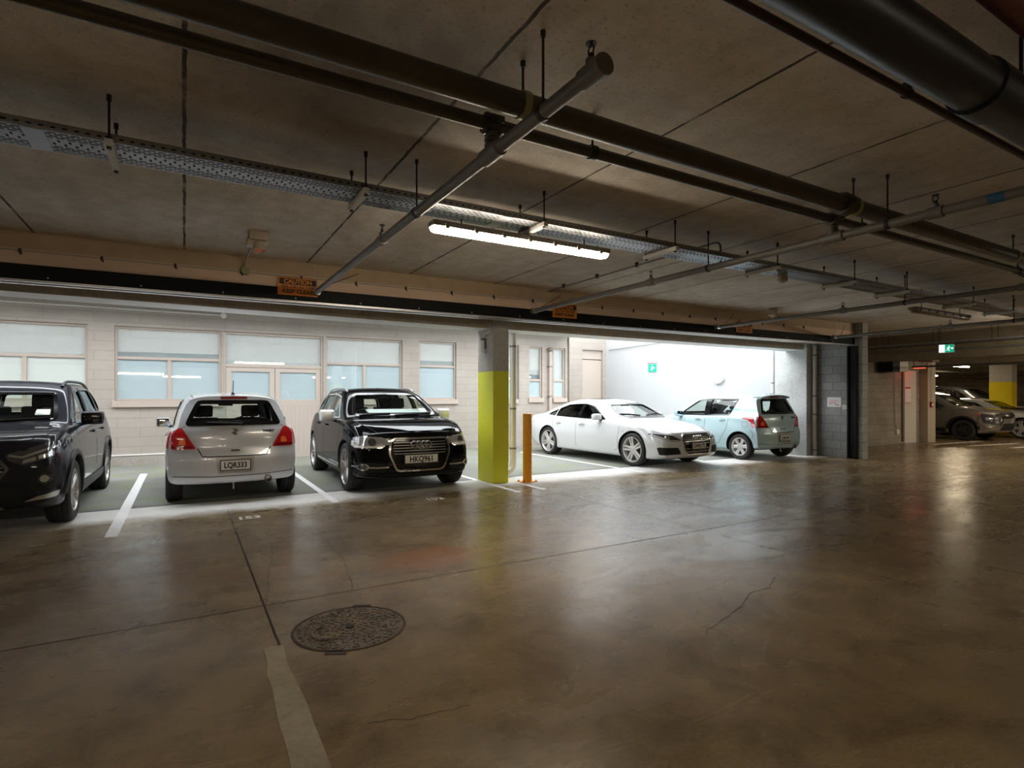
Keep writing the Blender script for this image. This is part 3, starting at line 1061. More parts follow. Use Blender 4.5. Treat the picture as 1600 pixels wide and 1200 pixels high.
def make_white_sedan(detail=True, paint_name='paint_white', name='sedan_car'):
    sp = dict(name=name, L=4.97, W=1.91, WB=2.914, fo=.94, paint=paint_name, rw=.348, hip=.4, gap=.04, bulge=.03,
        zb=[(0, .22), (.3, .17), (.9, .16), (4.1, .18), (4.6, .24), (4.97, .36)],
        w=[(0, .82), (.2, .885), (.6, .935), (1.0, .955), (3.8, .955), (4.4, .92), (4.97, .80)],
        zs=[(0, .67), (.15, .73), (.6, .815), (1.1, .865), (1.6, .895), (2.6, .925), (3.7, .965), (4.4, .975), (4.97, .95)],
        ws=[(0, .72), (.3, .80), (1.1, .885), (2.2, .895), (3.7, .87), (4.4, .80), (4.97, .66)],
        zr=[(0, .69), (.3, .785), (.8, .865), (1.35, .93), (1.48, .965), (2.2, 1.265), (2.6, 1.325), (3.05, 1.33), (3.5, 1.27), (4.0, 1.14), (4.5, 1.01), (4.97, .965)],
        wr=[(0, .64), (1.35, .79), (1.48, .785), (2.2, .63), (3.05, .60), (3.8, .58), (4.5, .60), (4.97, .58)],
        zc=[(0, .73), (.15, .78), (.3, .83), (.8, .91), (1.25, .965), (1.36, .985), (2.1, 1.33), (2.5, 1.405), (2.9, 1.42), (3.4, 1.375), (4.0, 1.235), (4.6, 1.05), (4.97, .99)],
        fprof=[(.15, .12), (.26, .01), (.35, 0), (.5, .01), (.65, .05), (.73, .11), (.8, .2)], fplan=.27, sF=.9,
        rprof=[(.3, .1), (.5, 0), (.8, .02), (.99, .04)], rplan=.2, sR=.8,
        cabin=(1.5, 4.3), zfloor=.74,
        windows=[
            dict(part='windshield', plane='F', s_in=2.9, border=.03, poly=rounded([(-.69, .985), (.69, .985), (.545, 1.30), (-.545, 1.30)], .06)),
            dict(part='side_window', plane='S', trim_mat='gloss_black', border=.014, poly=rounded([(1.84, .945), (2.33, 1.225), (2.66, 1.275), (2.72, .955)], .03)),
            dict(part='side_window', plane='S', trim_mat='gloss_black', border=.014, poly=rounded([(2.80, .96), (2.75, 1.28), (3.30, 1.255), (3.62, 1.165), (3.64, .985)], .03)),
            dict(part='side_window', plane='S', trim_mat='gloss_black', border=.012, mat='car_glass_dark', poly=rounded([(3.70, .99), (3.68, 1.145), (3.92, 1.065), (4.0, 1.01)], .02)),
        ])
    c = Car(sp)
    c.both('window_pillar', [(2.71, .95), (2.65, 1.28), (2.77, 1.285), (2.81, .955)], 'S', .004, 'gloss_black')
    g = rounded([(-.43, .58), (-.33, .285), (.33, .285), (.43, .58), (.385, .685), (-.385, .685)], .05, 5)
    c.patch('grille', g, 'F', .006, 'gloss_black')
    c.patch('grille_frame', inset_poly(g, -.006), 'F', .02, 'chrome' if detail else 'satin_silver', holes=[inset_poly(g, .010)], res=.03)
    for z in (.655, .62, .585, .55, .50, .40, .345):
        hw = .385 - max(0, .58 - z) * .3
        c.patch('grille_bar', [(-hw, z - .005), (hw, z - .005), (hw, z + .005), (-hw, z + .005)], 'F', .020, 'satin_silver', res=.04)
    if detail:
        x = c.hit((0, .62), 'F', 1, 0)[0].x
        c.rings_badge(x + .035, 0, .615, .046)
        c.plate('DWS172', 1, 0, .455, w=.40, h=.115, frame=.03, size=.11, off=.03, sx=.82)
    hl = rounded([(.44, .58), (.50, .553), (.68, .555), (.78, .595), (.86, .65), (.885, .705), (.60, .665)], .012)
    c.both('headlight', hl, 'F', .008, 'lamp_smoke', res=.03)
    c.both('headlight_projector', [(.72 + .04 * math.cos(t), .625 + .034 * math.sin(t)) for t in [2 * PI * i / 14 for i in range(14)]], 'F', .016, 'lamp_clear', res=.02)
    c.both('daylight_strip', strip_poly([(.50, .570), (.68, .573), (.77, .61), (.85, .665)], .011), 'F', .014, 'lamp_led', res=.03)
    c.both('air_intake', rounded([(.47, .30), (.84, .285), (.87, .435), (.53, .43)], .03), 'F', .014, 'matte_black', res=.03)
    c.patch('bumper_grille', rounded([(-.62, .185), (.62, .185), (.44, .25), (-.44, .25)], .02), 'F', .006, 'matte_black')
    c.both('bonnet_seam', strip_poly([(.12, .52), (.5, .70), (1.2, .80)], .007), 'T', .002, 'dash_plastic')
    c.seam([(1.36, .90), (1.33, .70), (1.36, .34), (1.46, .29)], mat='dash_plastic')
    c.seam([(2.76, .95), (2.75, .30)], mat='dash_plastic')
    c.seam([(3.72, .98), (3.62, .68), (3.44, .44), (3.38, .31)], mat='dash_plastic')
    for s in (2.55, 3.42):
        c.handle(s, .815, paint_name, .2)
    c.both('side_badge', rounded([(1.18, .70), (1.27, .70), (1.27, .725), (1.18, .725)], .004), 'S', .006, 'satin_silver', res=.03)
    c.mirror(1.95, 1.0, 1.0, (.11, .21, .14), paint_name)
    c.both('wiper', strip_poly([(1.50, .1), (1.62, .62)], .022), 'T', .015, 'matte_black')
    top = c.hit((2.6, 0), 'T', 1, 0)[0]
    c.patch('sunroof', rounded([(2.45, -.40), (3.15, -.40), (3.15, .40), (2.45, .40)], .06), 'T', .004, 'gloss_black')
    c.wheels(rim_twin(5, .15, .021), 'alloy_bright', wt=.25, rr=.262)
    c.seats(2.55, 3.55, 1.12, .38)
    c.dash(1.78, .985, .38, .34, 1.3)
    c.inner_mirror(2.1, 1.25)
    return c

def make_charcoal_suv():
    sp = dict(name='suv_car', L=4.60, W=1.855, WB=2.69, fo=.93, paint='paint_charcoal', rw=.362, hip=.3, gap=.06,
        zb=[(0, .30), (.3, .24), (.9, .22), (3.8, .24), (4.3, .28), (4.60, .40)],
        w=[(0, .80), (.2, .87), (.6, .915), (1.0, .925), (3.6, .925), (4.2, .90), (4.60, .83)],
        zs=[(0, .94), (.12, .99), (.5, 1.045), (1.1, 1.085), (2.2, 1.11), (3.6, 1.16), (4.60, 1.14)],
        ws=[(0, .74), (.3, .80), (1.1, .855), (2.2, .875), (3.6, .86), (4.60, .74)],
        zr=[(0, .955), (.3, 1.035), (.8, 1.09), (1.15, 1.125), (1.25, 1.16), (1.95, 1.53), (2.3, 1.60), (3.2, 1.61), (3.9, 1.56), (4.60, 1.48)],
        wr=[(0, .66), (1.2, .785), (1.25, .78), (1.95, .665), (3.2, .64), (4.2, .60), (4.60, .57)],
        zc=[(0, 1.0), (.12, 1.035), (.3, 1.065), (.8, 1.12), (1.05, 1.145), (1.12, 1.16), (1.9, 1.59), (2.3, 1.665), (3.2, 1.675), (4.0, 1.63), (4.60, 1.54)],
        fprof=[(.25, .16), (.38, .05), (.5, .01), (.65, 0), (.85, .03), (.95, .08), (1.05, .15)], fplan=.25, sF=.9,
        rprof=[(.3, .08), (.5, 0), (.85, .0), (1.1, .08), (1.5, .32)], rplan=.15, sR=1.2,
        cabin=(1.32, 4.45), zfloor=.90,
        windows=[
            dict(part='windshield', plane='F', s_in=2.6, border=.03, poly=rounded([(-.69, 1.165), (.69, 1.165), (.59, 1.505), (-.59, 1.505)], .06)),
            dict(part='rear_window', plane='R', s_in=3.6, poly=rounded([(-.58, 1.18), (.58, 1.18), (.48, 1.50), (-.48, 1.50)], .06)),
            dict(part='side_window', plane='S', border=.014, poly=rounded([(1.50, 1.125), (2.06, 1.50), (2.42, 1.555), (2.40, 1.13)], .03)),
            dict(part='side_window', plane='S', border=.014, poly=rounded([(2.50, 1.135), (2.52, 1.56), (3.30, 1.555), (3.36, 1.17)], .03)),
            dict(part='side_window', plane='S', mat='car_glass_dark', border=.014, poly=rounded([(3.44, 1.18), (3.40, 1.55), (3.70, 1.51), (3.90, 1.26)], .04)),
        ])
    c = Car(sp)
    # hexagonal grille, lower grille and skid plate
    g = rounded([(-.50, .72), (-.38, .56), (.38, .56), (.50, .72), (.37, .90), (-.37, .90)], .03, 4)
    c.patch('grille', g, 'F', .006, 'matte_black')
    c.patch('grille_frame', inset_poly(g, -.012), 'F', .024, 'alloy_dark', holes=[inset_poly(g, .016)], res=.03)
    for z in (.86, .82, .78, .74, .70, .66, .62, .59):
        hw = .36 + (.10 if .64 < z < .8 else 0)
        c.patch('grille_bar', [(-hw, z - .006), (hw, z - .006), (hw, z + .006), (-hw, z + .006)], 'F', .018, 'gloss_black', res=.05)
    c.patch('grille', rounded([(-.56, .53), (-.62, .38), (.62, .38), (.56, .53)], .04), 'F', .006, 'matte_black')
    c.patch('skid_plate', rounded([(-.46, .315), (.46, .315), (.40, .375), (-.40, .375)], .015), 'F', .022, 'satin_silver')
    c.patch('bumper_lip', rounded([(-.70, .255), (.70, .255), (.64, .315), (-.64, .315)], .02), 'F', .012, 'black_plastic')
    c.both('fog_light', rounded([(.66, .50), (.80, .44), (.885, .54), (.87, .72), (.74, .73), (.665, .62)], .02), 'F', .004, 'matte_black', res=.03)
    c.both('fog_bezel', [(.765 + .062 * math.cos(t), .60 + .062 * math.sin(t)) for t in [2 * PI * i / 6 + .5 for i in range(6)]], 'F', .016, 'alloy_dark', res=.03)
    c.both('fog_lens', [(.765 + .036 * math.cos(t), .60 + .036 * math.sin(t)) for t in [2 * PI * i / 14 for i in range(14)]], 'F', .022, 'lamp_clear', res=.02)
    c.both('bumper_wing', rounded([(.60, .375), (.84, .395), (.86, .455), (.70, .42)], .015), 'F', .02, 'satin_silver', res=.03)
    # headlights
    hl = rounded([(.50, .80), (.62, .745), (.845, .835), (.86, .975), (.78, .965), (.47, .865)], .015)
    c.both('headlight', hl, 'F', .008, 'lamp_smoke', res=.03)
    c.both('daylight_strip', strip_poly([(.50, .855), (.60, .83), (.845, .925)], .022), 'F', .014, 'lamp_clear', res=.03)
    c.both('headlight_projector', rounded([(.60, .765), (.70, .79), (.70, .83), (.61, .805)], .008), 'F', .015, 'lamp_clear', res=.02)
    c.both('headlight_projector', rounded([(.72, .80), (.82, .83), (.82, .87), (.72, .84)], .008), 'F', .015, 'lamp_clear', res=.02)
    c.both('bonnet_seam', strip_poly([(.14, .56), (.4, .74), (1.1, .80)], .008), 'T', .002, 'matte_black')
    # black wheel-arch and sill cladding
    for s0 in (sp['fo'], sp['fo'] + sp['WB']):
        r0, r1 = sp['rw'] + .058, sp['rw'] + .118
        a = [PI * (0.02 + .96 * i / 24) for i in range(25)]
        arc = [(s0 - r1 * math.cos(t), .36 + r1 * math.sin(t)) for t in a] + [(s0 - r0 * math.cos(t), .36 + r0 * math.sin(t)) for t in reversed(a)]
        c.both('arch_cladding', arc, 'S', .018, 'black_plastic', res=.04)
    c.both('sill_cladding', [(1.42, .27), (3.14, .27), (3.14, .40), (1.42, .40)], 'S', .014, 'black_plastic')
    c.seam([(1.20, 1.08), (1.17, .95), (1.38, .46), (1.46, .42)])
    c.seam([(2.45, 1.12), (2.44, .42)])
    c.seam([(3.40, 1.15), (3.28, .84), (3.12, .58), (3.08, .42)])
    for s in (2.26, 3.08):
        c.handle(s, .985, 'paint_charcoal', .2)
    c.mirror(1.62, 1.18, .985, (.12, .24, .17), 'gloss_black')
    for sd in (1, -1):
        pts = []
        for i in range(13):
            s = 2.02 + 1.9 * i / 12
            p = c.hit((s, .605), 'T', sd, 0)[0]
            pts.append(p + Vector((0, 0, .004 + .030 * min(1, i * .8, (12 - i) * .8))))
        bm = bm_new()
        add_tube(bm, pts, .02, 8)
        obj('roof_rail', bm, 'black_plastic', c.root, smooth=60)
    c.wheels(rim_twin(7, .10, .016), 'alloy_grey', wt=.235, rr=.245)
    c.seats(2.25, 3.45, 1.40, .37)
    c.dash(1.48, 1.15, .37, .34, 1.28)
    c.inner_mirror(1.9, 1.50)
    c.patch('windshield_sticker', rounded([(.46, 1.235), (.60, 1.235), (.59, 1.30), (.46, 1.30)], .006), 'F', -.002, 'sticker_white', thick=0)
    for a, b in (((-.05, 1.155), (.62, 1.19)), ((-.66, 1.16), (-.10, 1.185))):
        p, q = c.hit(a, 'F', 1, 0)[0], c.hit(b, 'F', 1, 0)[0]
        bm = bm_new()
        add_cyl(bm, p + Vector((.02, 0, .012)), q + Vector((.012, 0, .012)), .012, 6)
        obj('wiper', bm, 'matte_black', c.root)
    top = c.hit((3.9, 0), 'T', 1, 0)[0]
    bm = bm_new()
    add_box(bm, top + Vector((0, 0, .02)), (.14, .035, .06), bevel=.015)
    obj('antenna', bm, 'paint_charcoal', c.root)
    return c

def make_bronze_suv(paint_name='paint_bronze'):
    sp = dict(name='suv_car', L=4.545, W=1.805, WB=2.67, fo=.96, paint=paint_name, rw=.346, hip=.3, gap=.06,
        zb=[(0, .30), (.3, .24), (.9, .22), (3.8, .24), (4.54, .40)],
        w=[(0, .78), (.2, .85), (.6, .89), (1.0, .90), (3.6, .90), (4.54, .80)],
        zs=[(0, .92), (.12, .96), (.5, 1.02), (1.1, 1.06), (2.2, 1.10), (3.6, 1.17), (4.54, 1.14)],
        ws=[(0, .72), (.3, .78), (1.1, .83), (2.2, .85), (3.6, .83), (4.54, .72)],
        zr=[(0, .935), (.3, 1.0), (.8, 1.06), (1.15, 1.10), (1.25, 1.14), (1.95, 1.51), (2.3, 1.58), (3.1, 1.58), (3.9, 1.48), (4.54, 1.36)],
        wr=[(0, .64), (1.2, .76), (1.25, .755), (1.95, .64), (3.2, .62), (4.54, .54)],
        zc=[(0, .98), (.12, 1.01), (.3, 1.045), (.8, 1.10), (1.05, 1.13), (1.12, 1.145), (1.9, 1.57), (2.3, 1.655), (3.1, 1.66), (4.0, 1.57), (4.54, 1.43)],
        fprof=[(.25, .14), (.38, .03), (.5, 0), (.75, 0), (.9, .04), (1.0, .12)], fplan=.24, sF=.9,
        rprof=[(.3, .08), (.5, 0), (.85, .0), (1.1, .1), (1.5, .36)], rplan=.15, sR=1.2,
        cabin=(1.32, 4.3), zfloor=.88,
        windows=[
            dict(part='windshield', plane='F', s_in=2.6, border=.03, poly=rounded([(-.66, 1.15), (.66, 1.15), (.55, 1.54), (-.55, 1.54)], .06)),
            dict(part='side_window', plane='S', border=.014, poly=rounded([(1.52, 1.11), (2.06, 1.47), (2.42, 1.53), (2.40, 1.12)], .03)),
            dict(part='side_window', plane='S', border=.014, poly=rounded([(2.50, 1.125), (2.52, 1.535), (3.30, 1.51), (3.40, 1.19)], .03)),
        ])
    c = Car(sp)
    c.patch('grille', rounded([(-.42, .74), (.42, .74), (.50, .92), (-.50, .92)], .02), 'F', .006, 'matte_black')
    c.patch('grille', rounded([(-.55, .36), (.55, .36), (.42, .58), (-.42, .58)], .03), 'F', .006, 'matte_black')
    for z in (.78, .83, .88):
        c.patch('grille_bar', [(-.44, z - .008), (.44, z - .008), (.44, z + .008), (-.44, z + .008)], 'F', .02, 'chrome', res=.05)
    # chrome blades hugging the lamp clusters
    c.both('lamp_cluster', rounded([(.56, .52), (.80, .56), (.84, .86), (.52, .84)], .03), 'F', .006, 'lamp_smoke', res=.03)
    c.both('lamp_cluster', rounded([(.12, .56), (.40, .60), (.50, .86), (.12, .86)], .03), 'S', .006, 'lamp_smoke', res=.03)
    c.both('lamp_ring', [(.69 + .06 * math.cos(t), .75 + .05 * math.sin(t)) for t in [2 * PI * i / 14 for i in range(14)]], 'F', .016, 'lamp_clear', res=.03)
    c.both('lamp_ring', [(.68 + .06 * math.cos(t), .63 + .05 * math.sin(t)) for t in [2 * PI * i / 14 for i in range(14)]], 'F', .016, 'lamp_clear', res=.03)
    c.both('lamp_ring', [(.30 + .06 * math.cos(t), .74 + .05 * math.sin(t)) for t in [2 * PI * i / 14 for i in range(14)]], 'S', .016, 'lamp_clear', res=.03)
    c.both('chrome_blade', strip_poly([(.50, .88), (.47, .70), (.58, .49), (.82, .48)], .04), 'F', .024, 'chrome', res=.03)
    c.both('chrome_blade', strip_poly([(.08, .875), (.52, .885), (.50, .60), (.42, .50), (.10, .47)], .04), 'S', .02, 'chrome', res=.03)
    c.both('headlight', rounded([(.52, .89), (.84, .90), (.84, .93), (.52, .925)], .01), 'F', .012, 'lamp_clear', res=.03)
    c.patch('skid_plate', rounded([(-.55, .30), (.55, .30), (.48, .36), (-.48, .36)], .015), 'F', .022, 'satin_silver')
    bm = bm_new()
    x = c.hit((0, .86), 'F', 1, 0)[0].x + .03
    for k in range(3):
        a = PI / 2 + 2 * PI * k / 3
        e, n = Vector((math.cos(a), math.sin(a))), Vector((-math.sin(a), math.cos(a)))
        dia = [(0, 0), tuple(e * .04 + n * .022), tuple(e * .08), tuple(e * .04 - n * .022)]
        add_poly_prism(bm, dia, lambda y, z: (x, y, .86 + z), lambda y, z: (x + .01, y, .86 + z))
    fix_normals(bm)
    obj('badge', bm, 'chrome', c.root, smooth=0)
    for s0 in (sp['fo'], sp['fo'] + sp['WB']):
        r0, r1 = sp['rw'] + .058, sp['rw'] + .125
        a = [PI * (0.02 + .96 * i / 24) for i in range(25)]
        arc = [(s0 - r1 * math.cos(t), .346 + r1 * math.sin(t)) for t in a] + [(s0 - r0 * math.cos(t), .346 + r0 * math.sin(t)) for t in reversed(a)]
        c.both('arch_cladding', arc, 'S', .018, 'black_plastic', res=.05)
    c.both('sill_cladding', [(1.45, .27), (3.1, .27), (3.1, .40), (1.45, .40)], 'S', .014, 'black_plastic')
    c.seam([(1.24, 1.06), (1.20, .95), (1.40, .46)])
    c.seam([(2.45, 1.11), (2.44, .42)])
    for s in (2.26, 3.06):
        c.handle(s, .98, paint_name, .2)
    c.mirror(1.64, 1.16, .97, (.12, .22, .16), 'gloss_black')
    c.wheels(rim_twin(5, .12, .017), 'alloy_dark', wt=.225, rr=.235)
    c.seats(2.25, 3.4, 1.38, .36)
    c.dash(1.48, 1.13, .36, .34, 1.24)
    return c

def place_car(c, x, y, rz, label, group=None):
    c.root.location = (x, y, 0)
    c.root.rotation_euler = (0, 0, math.radians(rz))
    tag(c.root, label, 'car', group)
    return c.root
# ------------------------------------------------------------------ setting materials
def nd(nt, kind, **kw):
    n = nt.nodes.new(kind)
    for k, v in kw.items():
        if k == 'op':
            n.operation = v
        elif k.startswith('i'):
            n.inputs[int(k[1:])].default_value = v
        else:
            setattr(n, k, v)
    return n

def math_node(nt, op, a, b=None, c=None):
    n = nt.nodes.new('ShaderNodeMath')
    n.operation = op
    for i, v in enumerate((a, b, c)):
        if v is None:
            continue
        if isinstance(v, (int, float)):
            n.inputs[i].default_value = v
        else:
            nt.links.new(v, n.inputs[i])
    return n.outputs[0]

def ramp(nt, fac, stops):
    r = nt.nodes.new('ShaderNodeValToRGB')
    el = r.color_ramp.elements
    while len(el) > 1:
        el.remove(el[-1])
    el[0].position, el[0].color = stops[0][0], (*stops[0][1], 1)
    for p, c in stops[1:]:
        e = el.new(p)
        e.color = (*c, 1)
    nt.links.new(fac, r.inputs[0])
    return r.outputs[0]

def mixc(nt, fac, a, b, blend='MIX'):
    m = nt.nodes.new('ShaderNodeMix')
    m.data_type = 'RGBA'
    m.blend_type = blend
    if isinstance(fac, (int, float)):
        m.inputs[0].default_value = fac
    else:
        nt.links.new(fac, m.inputs[0])
    for i, v in ((6, a), (7, b)):
        if isinstance(v, tuple):
            m.inputs[i].default_value = (*v, 1)
        else:
            nt.links.new(v, m.inputs[i])
    return m.outputs[2]

def coords(nt, scale=(1, 1, 1), loc=(0, 0, 0), rot=(0, 0, 0)):
    g = nt.nodes.new('ShaderNodeNewGeometry')
    mp = nt.nodes.new('ShaderNodeMapping')
    mp.inputs['Scale'].default_value = scale
    mp.inputs['Location'].default_value = loc
    mp.inputs['Rotation'].default_value = rot
    nt.links.new(g.outputs['Position'], mp.inputs[0])
    return mp.outputs[0], g.outputs['Position']

def noise(nt, vec, scale, detail=5, rough=0.55, dist=0.0):
    n = nt.nodes.new('ShaderNodeTexNoise')
    n.inputs['Scale'].default_value = scale
    n.inputs['Detail'].default_value = detail
    n.inputs['Roughness'].default_value = rough
    n.inputs['Distortion'].default_value = dist
    nt.links.new(vec, n.inputs['Vector'])
    return n.outputs['Fac']

def bsdf(nt, out, col, rough, bump=None, bstr=0.3, bdist=0.01, spec=0.5, coat=0.0):
    b = nt.nodes.new('ShaderNodeBsdfPrincipled')
    nt.links.new(col, b.inputs['Base Color'])
    if isinstance(rough, (int, float)):
        b.inputs['Roughness'].default_value = rough
    else:
        nt.links.new(rough, b.inputs['Roughness'])
    b.inputs['Specular IOR Level'].default_value = spec
    b.inputs['Coat Weight'].default_value = coat
    if bump is not None:
        bp = nt.nodes.new('ShaderNodeBump')
        bp.inputs['Strength'].default_value = bstr
        bp.inputs['Distance'].default_value = bdist
        nt.links.new(bump, bp.inputs['Height'])
        nt.links.new(bp.outputs['Normal'], b.inputs['Normal'])
    nt.links.new(b.outputs[0], out.inputs[0])
    return b

def mat_floor():
    m, nt, out = new_mat('floor_concrete')
    v, pos = coords(nt)
    vs, _ = coords(nt, scale=(0.55, 1.5, 1), rot=(0, 0, 0.25))
    n1 = noise(nt, v, 0.55, 6, 0.6, 0.6)
    n2 = noise(nt, v, 2.6, 8, 0.65, 0.4)
    n3 = noise(nt, v, 45, 3)
    n4 = noise(nt, vs, 1.3, 7, 0.6, 1.2)
    base = ramp(nt, n1, [(0.30, (0.170, 0.114, 0.058)), (0.48, (0.220, 0.160, 0.088)), (0.70, (0.280, 0.215, 0.130))])
    c2 = ramp(nt, n2, [(0.30, (0.58, 0.53, 0.46)), (0.52, (1.0, 1.0, 1.0)), (0.74, (1.24, 1.2, 1.12))])
    col = mixc(nt, 1.0, base, c2, 'MULTIPLY')
    c3 = ramp(nt, n3, [(0.36, (0.86, 0.86, 0.86)), (0.6, (1.06, 1.06, 1.06))])
    col = mixc(nt, 0.7, col, c3, 'MULTIPLY')
    # rusty bleed stains
    rs = noise(nt, v, 0.8, 4, 0.5, 1.5)
    rs = ramp(nt, rs, [(0.60, (0, 0, 0)), (0.74, (1, 1, 1))])
    col = mixc(nt, math_node(nt, 'MULTIPLY', rs, 0.5), col, (0.21, 0.105, 0.052))
    sep = nt.nodes.new('ShaderNodeSeparateXYZ')
    nt.links.new(pos, sep.inputs[0])
    X, Y = sep.outputs[0], sep.outputs[1]
    # one orange rust mark behind the manhole, and small dark spills
    ra = math_node(nt, 'MULTIPLY', math_node(nt, 'SUBTRACT', X, 1.95), 1.6)
    rb = math_node(nt, 'MULTIPLY', math_node(nt, 'SUBTRACT', Y, 4.75), 2.6)
    rd = math_node(nt, 'SQRT', math_node(nt, 'ADD', math_node(nt, 'MULTIPLY', ra, ra), math_node(nt, 'MULTIPLY', rb, rb)))
    rd = math_node(nt, 'ADD', rd, math_node(nt, 'MULTIPLY', math_node(nt, 'SUBTRACT', n2, 0.5), 1.1))
    rk = ramp(nt, rd, [(0.55, (0.6, 0.6, 0.6)), (1.0, (0, 0, 0))])
    col = mixc(nt, rk, col, (0.30, 0.125, 0.045))
    sp = ramp(nt, noise(nt, v, 3.4, 3, 0.5), [(0.25, (0.75, 0.75, 0.75)), (0.31, (0, 0, 0))])
    col = mixc(nt, sp, col, (0.07, 0.05, 0.032))
    wob = math_node(nt, 'MULTIPLY', math_node(nt, 'SUBTRACT', noise(nt, v, 6, 4), 0.5), 0.012)

    def line(ax, a, w):
        d = math_node(nt, 'ABSOLUTE', math_node(nt, 'SUBTRACT', math_node(nt, 'ADD', ax, wob), a))
        return math_node(nt, 'LESS_THAN', d, w)

    def rng(ax, lo, hi):
        return math_node(nt, 'MULTIPLY', math_node(nt, 'GREATER_THAN', ax, lo), math_node(nt, 'LESS_THAN', ax, hi))
    lines = math_node(nt, 'MULTIPLY', line(X, 0.478, 0.008), rng(Y, -9, 8.35))
    for ax, a, w, o, lo, hi in ((Y, 4.225, 0.008, X, -9, 16), (X, 4.85, 0.005, Y, -9, 7.6), (X, 5.93, 0.007, Y, -9, 7.9), (X, 9.3, 0.005, Y, -9, 8.3), (Y, 6.05, 0.004, X, 6.0, 16), (X, 13.6, 0.006, Y, -9, 7.1), (X, -3.9, 0.006, Y, -9, 8.3), (Y, 0.2, 0.005, X, -9, 20), (X, 17.5, 0.006, Y, -9, 8.9)):
        lines = math_node(nt, 'MAXIMUM', lines, math_node(nt, 'MULTIPLY', line(ax, a, w), rng(o, lo, hi)))
    col = mixc(nt, math_node(nt, 'MULTIPLY', lines, 0.92), col, (0.03, 0.025, 0.02))
    # daylight on the floor along the opening, put into the colour
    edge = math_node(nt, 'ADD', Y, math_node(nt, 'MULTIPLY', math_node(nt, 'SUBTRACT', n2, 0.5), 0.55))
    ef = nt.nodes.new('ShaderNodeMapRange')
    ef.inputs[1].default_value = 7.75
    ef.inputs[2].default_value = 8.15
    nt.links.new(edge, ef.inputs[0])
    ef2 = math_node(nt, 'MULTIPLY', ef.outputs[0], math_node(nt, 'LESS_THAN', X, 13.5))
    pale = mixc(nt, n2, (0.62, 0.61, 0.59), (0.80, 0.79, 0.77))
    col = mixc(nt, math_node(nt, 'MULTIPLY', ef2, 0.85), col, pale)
    r = nt.nodes.new('ShaderNodeMapRange')
    r.inputs[1].default_value = 0.3
    r.inputs[2].default_value = 0.7
    r.inputs[3].default_value = 0.20
    r.inputs[4].default_value = 0.34
    nt.links.new(n4, r.inputs[0])
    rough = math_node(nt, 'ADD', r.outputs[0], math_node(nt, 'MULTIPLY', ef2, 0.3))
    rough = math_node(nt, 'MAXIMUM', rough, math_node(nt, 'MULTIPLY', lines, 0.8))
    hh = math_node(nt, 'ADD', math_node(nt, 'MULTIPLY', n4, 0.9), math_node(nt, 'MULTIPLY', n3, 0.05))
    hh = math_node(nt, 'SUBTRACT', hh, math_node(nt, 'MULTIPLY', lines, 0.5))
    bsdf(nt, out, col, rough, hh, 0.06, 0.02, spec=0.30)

def mat_ceiling():
    m, nt, out = new_mat('ceiling_concrete')
    v, pos = coords(nt)
    st, _ = coords(nt, scale=(3.0, 0.4, 1))
    n1 = noise(nt, v, 0.45, 5, 0.6, 0.8)
    n2 = noise(nt, st, 1.5, 6, 0.6, 0.3)
    n3 = noise(nt, v, 42, 4, 0.65)
    n4 = noise(nt, v, 5, 6, 0.65)
    col = ramp(nt, n1, [(0.32, (0.48, 0.425, 0.355)), (0.5, (0.62, 0.58, 0.525)), (0.68, (0.72, 0.69, 0.645))])
    c2 = ramp(nt, n2, [(0.3, (0.72, 0.69, 0.65)), (0.55, (1, 1, 1)), (0.75, (1.16, 1.15, 1.13))])
    col = mixc(nt, 0.35, col, c2, 'MULTIPLY')
    c4 = ramp(nt, n4, [(0.35, (0.85, 0.83, 0.8)), (0.6, (1.05, 1.05, 1.05))])
    col = mixc(nt, 0.8, col, c4, 'MULTIPLY')
    c3 = ramp(nt, n3, [(0.32, (0.42, 0.38, 0.33)), (0.44, (1, 1, 1))])
    col = mixc(nt, 0.5, col, c3, 'MULTIPLY')
    sep = nt.nodes.new('ShaderNodeSeparateXYZ')
    nt.links.new(pos, sep.inputs[0])
    X, Y = sep.outputs[0], sep.outputs[1]
    # brown water stain round the pipes
    dx = math_node(nt, 'MULTIPLY', math_node(nt, 'SUBTRACT', X, 1.0), 0.75)
    dy = math_node(nt, 'SUBTRACT', Y, 3.15)
    rr = math_node(nt, 'SQRT', math_node(nt, 'ADD', math_node(nt, 'MULTIPLY', dx, dx), math_node(nt, 'MULTIPLY', dy, dy)))
    rr = math_node(nt, 'ADD', rr, math_node(nt, 'MULTIPLY', math_node(nt, 'SUBTRACT', n1, 0.5), 1.6))
    sf = ramp(nt, rr, [(0.35, (0.75, 0.75, 0.75)), (0.9, (0, 0, 0))])
    col = mixc(nt, sf, col, (0.085, 0.062, 0.044))
    # plank joints
    wob = math_node(nt, 'MULTIPLY', math_node(nt, 'SUBTRACT', noise(nt, v, 9, 4), 0.5), 0.02)
    fx = math_node(nt, 'MODULO', math_node(nt, 'ADD', math_node(nt, 'ADD', X, 40 * 1.36 + 0.68), wob), 1.36)
    d = math_node(nt, 'ABSOLUTE', math_node(nt, 'SUBTRACT', fx, 0.68))
    jf = math_node(nt, 'LESS_THAN', d, 0.011)
    keep = ramp(nt, noise(nt, v, 3, 3), [(0.35, (0.55, 0.55, 0.55)), (0.5, (1, 1, 1))])
    jf = math_node(nt, 'MULTIPLY', jf, keep)
    col = mixc(nt, math_node(nt, 'MULTIPLY', jf, 0.9), col, (0.025, 0.02, 0.015))
    h = math_node(nt, 'SUBTRACT', math_node(nt, 'MULTIPLY', n3, 0.15), jf)
    bsdf(nt, out, col, 0.85, h, 0.4, 0.01, spec=0.25)

